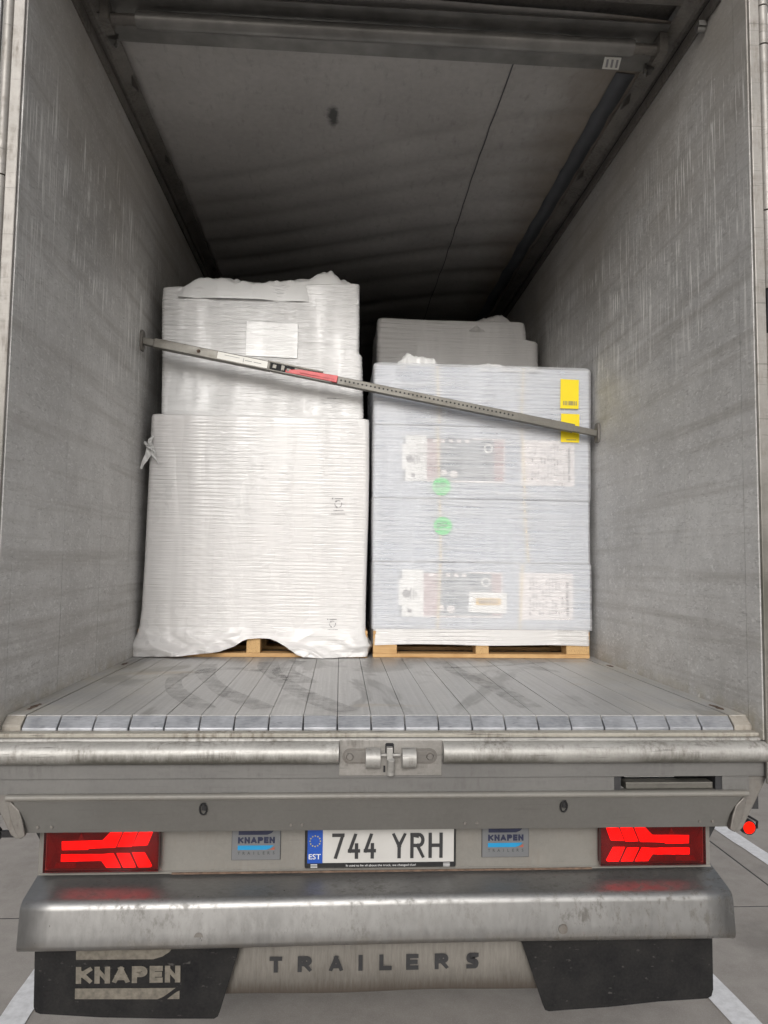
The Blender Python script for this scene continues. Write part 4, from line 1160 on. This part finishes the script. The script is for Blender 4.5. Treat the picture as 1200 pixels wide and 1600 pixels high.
def big_label(zb, zt, xoff, seed):
    rs = random.Random(seed); h = zt - zb; y = YF
    A = flat('brand_label', .165 + xoff, .735 + xoff, zb, zt - .004, y - .0012, 'print_slate', Rc)
    flat('label_panel', .182 + xoff, .30 + xoff, zb, zt + .006, y - .0022, 'paper_white', A)
    flat('label_panel', .163 + xoff, .30 + xoff, zb + h * .25, zt - h * .18, y - .0032, 'paper_white', A)
    flat('label_panel', .30 + xoff, .375 + xoff, zb + .004, zt - .012, y - .0022, 'print_blush', A)
    flat('label_panel', .675 + xoff, .727 + xoff, zb + .01, zt - .012, y - .0022, 'print_blush', A)
    for a, b, c, d in ((.30, .735, zb - .002, zb + .008), (.55, .735, zt - .012, zt - .004), (.727, .735, zb + .008, zt - .012)):
        flat('label_border', a + xoff, b + xoff, c, d, y - .0042, 'paper_cream', A)
    def ring(cx, cz, r0, r1, mt):
        v = []; nn = 24; f = []
        for i in range(nn):
            a = 2 * math.pi * i / nn; v += [(cx + r0 * math.cos(a), y - .005, cz + r0 * math.sin(a)), (cx + r1 * math.cos(a), y - .005, cz + r1 * math.sin(a))]
            f.append((2 * i, 2 * i + 1, (2 * i + 3) % (2 * nn), (2 * i + 2) % (2 * nn)))
        q = MB(); q.add(v, f); obj('label_mark', q, mt, A)
    ring(.205 + xoff, zb + h * .50, .0, .022, 'print_grey')
    ring(.642 + xoff, zt - h * .24, .016, .027, 'paper_white')
    ring(.395 + xoff, zb + h * .20, .0, .018, 'paper_cream')
    ring(.45 + xoff, zb + h * .17, .0, .022, 'paper_cream')
    u = MB()
    for k in range(3): u.box(.228 + xoff + .014 * k, .233 + xoff + .014 * k, y - .0045, y - .004, zb + h * (.36 + .04 * k), zb + h * (.62 - .03 * k))
    u.box(.213 + xoff, .235 + xoff, y - .0045, y - .004, zb + h * .10, zb + h * .17)
    obj('label_mark', u, 'print_grey', A)
    u = MB()
    for k in range(5): u.box(.33 + xoff + .045 * k, .355 + xoff + .045 * k, y - .0055, y - .005, zt - h * .13, zt - h * .05)
    obj('label_mark', u, 'paper_cream', A)
    # shipping sheet
    B = flat('shipping_label', .828 + xoff, 1.128 + xoff, zb - .012, zt - .006, y - .0012, 'paper_cream', Rc)
    u = MB()
    for k in range(11):
        xx = .885 + xoff + .018 * k
        zz = zb + .012
        while zz < zt - .03:
            d = rs.uniform(.01, .04)
            if rs.random() < .68: u.box(xx, xx + .0065, y - .0022, y - .0018, zz, min(zz + d, zt - .03))
            zz += d + rs.uniform(.006, .02)
    obj('sheet_print', u, 'print_grey', B)
    u = MB(); zz = zb + .012
    while zz < zb + h * .78:
        d = rs.uniform(.003, .009); u.box(1.090 + xoff, 1.104 + xoff, y - .0022, y - .0018, zz, zz + d); zz += d + rs.uniform(.003, .006)
    obj('sheet_barcode', u, 'print_dark', B)
big_label(.958, 1.207, 0, 3)
big_label(.218, .468, -.012, 7)
W = flat('address_label', .535, .745, .243, .355, YF - .0068, 'paper_white', Rc, R(-2))
u = MB(); u.box(.575, .712, YF - .0088, YF - .0082, .285, .322); obj('address_panel', u, 'print_ochre', W)
u = MB()
for k in range(9): u.box(.592 + .012 * k, .598 + .012 * k, YF - .0102, YF - .0098, .292, .316)
obj('address_print', u, 'print_grey', W)
def strap(pts):
    u = MB()
    for (xa, za), (xb, zb) in zip(pts[:-1], pts[1:]): u.prism([(xa - .0065, za), (xa + .0065, za), (xb + .0065, zb), (xb - .0065, zb)], 1, YF - .0078, YF - .0071)
    obj('strap', u, 'strap_beige', Rc)
strap([(.352, 1.604), (.368, 1.28)]); strap([(.357, 1.265), (.372, .87)]); strap([(.372, .86), (.380, .52)]); strap([(.378, .51), (.366, .152)])
strap([(.838, 1.604), (.826, 1.28)]); strap([(.830, 1.265), (.846, .87)]); strap([(.840, .86), (.866, .52)]); strap([(.832, .51), (.818, .152)])
for zc, xc in ((.931, .381), (.713, .390)):
    u = MB(); u.disc((xc, YF - .0095, zc), .050, 32); G = obj('round_sticker', u, 'sticker_green', Rc); s_ = G.modifiers.new('thickness', 'SOLIDIFY'); s_.thickness = .0008
    obj('sticker_letters', text_mb('PP', xc, zc - .022, YF - .0112, .042, .058, .0, 'CENTER', tilt=R(9)), 'green_print', G)
for z0, z1, x0 in ((1.380, 1.545, 1.044), (1.190, 1.350, 1.046)):
    G = flat('yellow_sticker', x0, x0 + .104, z0, z1, 1.4395, 'sticker_yellow', Rc, R(-1))
    if z0 > 1.3:
        u = MB(); xx = x0 + .016; rs = random.Random(5)
        while xx < x0 + .09:
            d = rs.uniform(.0018, .005); u.box(xx, xx + d, 1.4382, 1.4386, z0 + .018, z0 + .042); xx += d + rs.uniform(.0015, .005)
        obj('sticker_barcode', u, 'print_dark', G)
    else:
        u = MB(); u.box(x0 + .03, x0 + .085, 1.4382, 1.4386, z0 + .012, z0 + .0155); obj('sticker_barcode', u, 'print_dark', G)
obj('loose_film', crumple(.115, .37, 1.47, 1.66, 1.585, lambda t: float(np.interp(t, (0, .1, .3, .55, .9, 1), (.01, .06, .105, .085, .08, .01))), 51, 50, 18, .012), 'film_loose', Rc, smooth=True)
obj('loose_film', crumple(.45, .95, 1.455, 1.70, 1.585, lambda t: float(np.interp(t, (0, .2, .45, .6, .8, .95, 1), (.01, .045, .060, .035, .045, .035, .0))), 53, 60, 18, .012), 'film_loose', Rc, smooth=True)

# --- behind: wrapped load in white film, greyed to stand for its shade
Bk = empty('wrapped_load', (.63, 3.0, .143), 'wrapped load standing behind the labelled cartons, its shade put into greyed white film', 'wrapped load', 'wrapped loads')
p_b = lerp_tab([(.02, .060, 1.175, 2.40), (2.045, .058, 1.182, 2.40), (2.062, .058, 1.180, 2.402), (2.068, .058, 1.105, 2.402), (2.17, .060, 1.098, 2.405), (2.195, .064, 1.092, 2.408)])
ub = wrap_mb(p_b, 2.40, 3.16, (.02, 2.195), 61, amp=.006, lam=.034, bulge=.022, nf=110, dz=.011, diag=1.1, r=.03)
ub.v = [(x, y, z + .012 * math.sin(x * 7 + 1) * max(0, z - 1.9)) for x, y, z in ub.v]
obj('film_wrap', ub, 'film_shaded', Bk, smooth=True)
obj('loose_film', crumple(.70, 1.10, 2.41, 2.8, 2.12, lambda t: float(np.interp(t, (0, .12, .3, .6, .75, .85, 1), (.06, .105, .135, .150, .110, .10, .04))), 63), 'film_shaded', Bk, smooth=True)

# ------------------------------------------------------------------ telescopic load bar wedged between the walls
A = Vector((-1.236, 1.352, 1.664)); B = Vector((1.236, 1.388, 1.236))
LB = empty('load_bar', (0, 1.37, 1.45), 'steel telescopic load bar with red lever wedged slantwise across the opening', 'load bar')
d = (B - A).normalized(); up = Vector((0, 0, 1)); side = d.cross(up).normalized(); up = side.cross(d).normalized()
LEN_B = (B - A).length
def bpt(t, u_, w): return tuple(A + d * t + side * u_ + up * w)        # side points backwards or forwards, handled by sign
fs = -1 if side.y > 0 else 1
def bar_box(mb, t0, t1, f0, f1, w0, w1, f0b=None, w0b=None):
    v = [bpt(t, fs * f, w) for w in (w0, w1) for f in (f0, f1) for t in (t0, t1)]
    return mb.add(v, [(0, 2, 3, 1), (4, 5, 7, 6), (0, 1, 5, 4), (2, 6, 7, 3), (0, 4, 6, 2), (1, 3, 7, 5)])
def tx(x): return (x - A.x) / d.x
obj('outer_tube', bar_box(MB(), tx(-1.17), tx(-.555), -.022, .022, -.026, .024), 'steel_bar', LB, bevel=.004)
obj('end_stub', bar_box(MB(), tx(-1.230), tx(-1.1705), -.016, .016, -.020, .018), 'steel_bar', LB, bevel=.003)
inner = obj('inner_tube', bar_box(MB(), tx(-.554), tx(1.10), -.019, .019, -.025, .019), 'steel_bar', LB, bevel=.003)
obj('end_stub', bar_box(MB(), tx(1.1005), tx(1.228), -.014, .014, -.021, .013), 'steel_bar', LB, bevel=.003)
u = MB()
for k in range(42):
    t = tx(-.180 + .0228 * k)
    c = Vector(bpt(t, fs * .0194, -.001)); v = [tuple(c)] + [tuple(c + d * .0052 * math.cos(2 * math.pi * i / 10) + up * .0052 * math.sin(2 * math.pi * i / 10)) for i in range(10)]
    if k < 22 or k % 1 == 0: u.add(v, [(0, 1 + i, 1 + (i + 1) % 10) for i in range(10)])
obj('adjustment_holes', u, 'dark_gap', inner)
lb = obj('bar_label', bar_box(MB(), tx(-.836), tx(-.572), .0222, .0230, -.018, .019), 'label_white', LB)
u = MB(); bar_box(u, tx(-.70), tx(-.698), .0232, .0236, -.012, .012); bar_box(u, tx(-.69), tx(-.655), .0232, .0236, -.001, .0015); bar_box(u, tx(-.645), tx(-.605), .0232, .0236, -.001, .0015); bar_box(u, tx(-.80), tx(-.72), .0232, .0236, .006, .008)
obj('label_print', u, 'print_dark', lb)
u = MB(); c = Vector(bpt(tx(-.935), fs * .022, 0)); u.cyl(c, c + side * fs * .006, .010, .007, n=14); obj('rivet', u, 'rust_brown', LB, auto=40)
u = MB(); bar_box(u, tx(-.575), tx(-.225), .0195, .028, -.026, -.020); bar_box(u, tx(-.575), tx(-.28), .0195, .028, .018, .026); bar_box(u, tx(-.572), tx(-.560), .0195, .027, -.0195, .0175)
obj('lever_housing', u, 'steel_bar', LB, bevel=.0015)
obj('housing_recess', bar_box(MB(), tx(-.558), tx(-.43), .0194, .0205, -.0195, .0175), 'dark_gap', LB)
for t0, t1, f1, w0, w1 in ((-.545, -.525, .026, -.010, .010), (-.50, -.482, .026, -.014, .014), (-.47, -.45, .024, -.012, .004)):
    obj('ratchet_tooth', bar_box(MB(), tx(t0), tx(t1), .0208, f1, w0, w1), 'steel_bar', LB, bevel=.001)
u = MB(); v = [bpt(t, fs * f, w) for (t, f, w0, w1) in ((tx(-.475), .022, -.019, -.004), (tx(-.40), .030, -.019, .010), (tx(-.200), .034, -.021, .017)) for w in (w0, w1)]
v += [bpt(t, fs * (f - .012), w) for (t, f, w0, w1) in ((tx(-.475), .022, -.019, -.004), (tx(-.40), .030, -.019, .010), (tx(-.200), .034, -.021, .017)) for w in (w0, w1)]
u.add(v, [(0, 2, 3, 1), (2, 4, 5, 3), (6, 7, 9, 8), (8, 9, 11, 10), (0, 1, 7, 6), (4, 10, 11, 5), (0, 6, 8, 2), (2, 8, 10, 4), (1, 3, 9, 7), (3, 5, 11, 9)])
lev = obj('lever', u, 'red_handle', LB, bevel=.002)
bar_box_ = bar_box(MB(), tx(-.40), tx(-.215), .0345, .0362, -.008, -.004); obj('lever_rib', bar_box_, 'red_handle', lev)
for sgn, c in ((-1, A), (1, B)):
    u = MB(); x0, x1 = sorted((c.x - sgn * .010, c.x + sgn * .004))
    poly = [(c.y - .03, c.z - .035), (c.y - .018, c.z - .055), (c.y + .018, c.z - .055), (c.y + .03, c.z - .035), (c.y + .03, c.z + .04), (c.y + .018, c.z + .055), (c.y - .018, c.z + .055), (c.y - .03, c.z + .04)]
    u.prism(poly, 0, x0, x1); obj('foot_plate', u, 'bracket_grey', LB, bevel=.003)

bpy.context.view_layer.update()
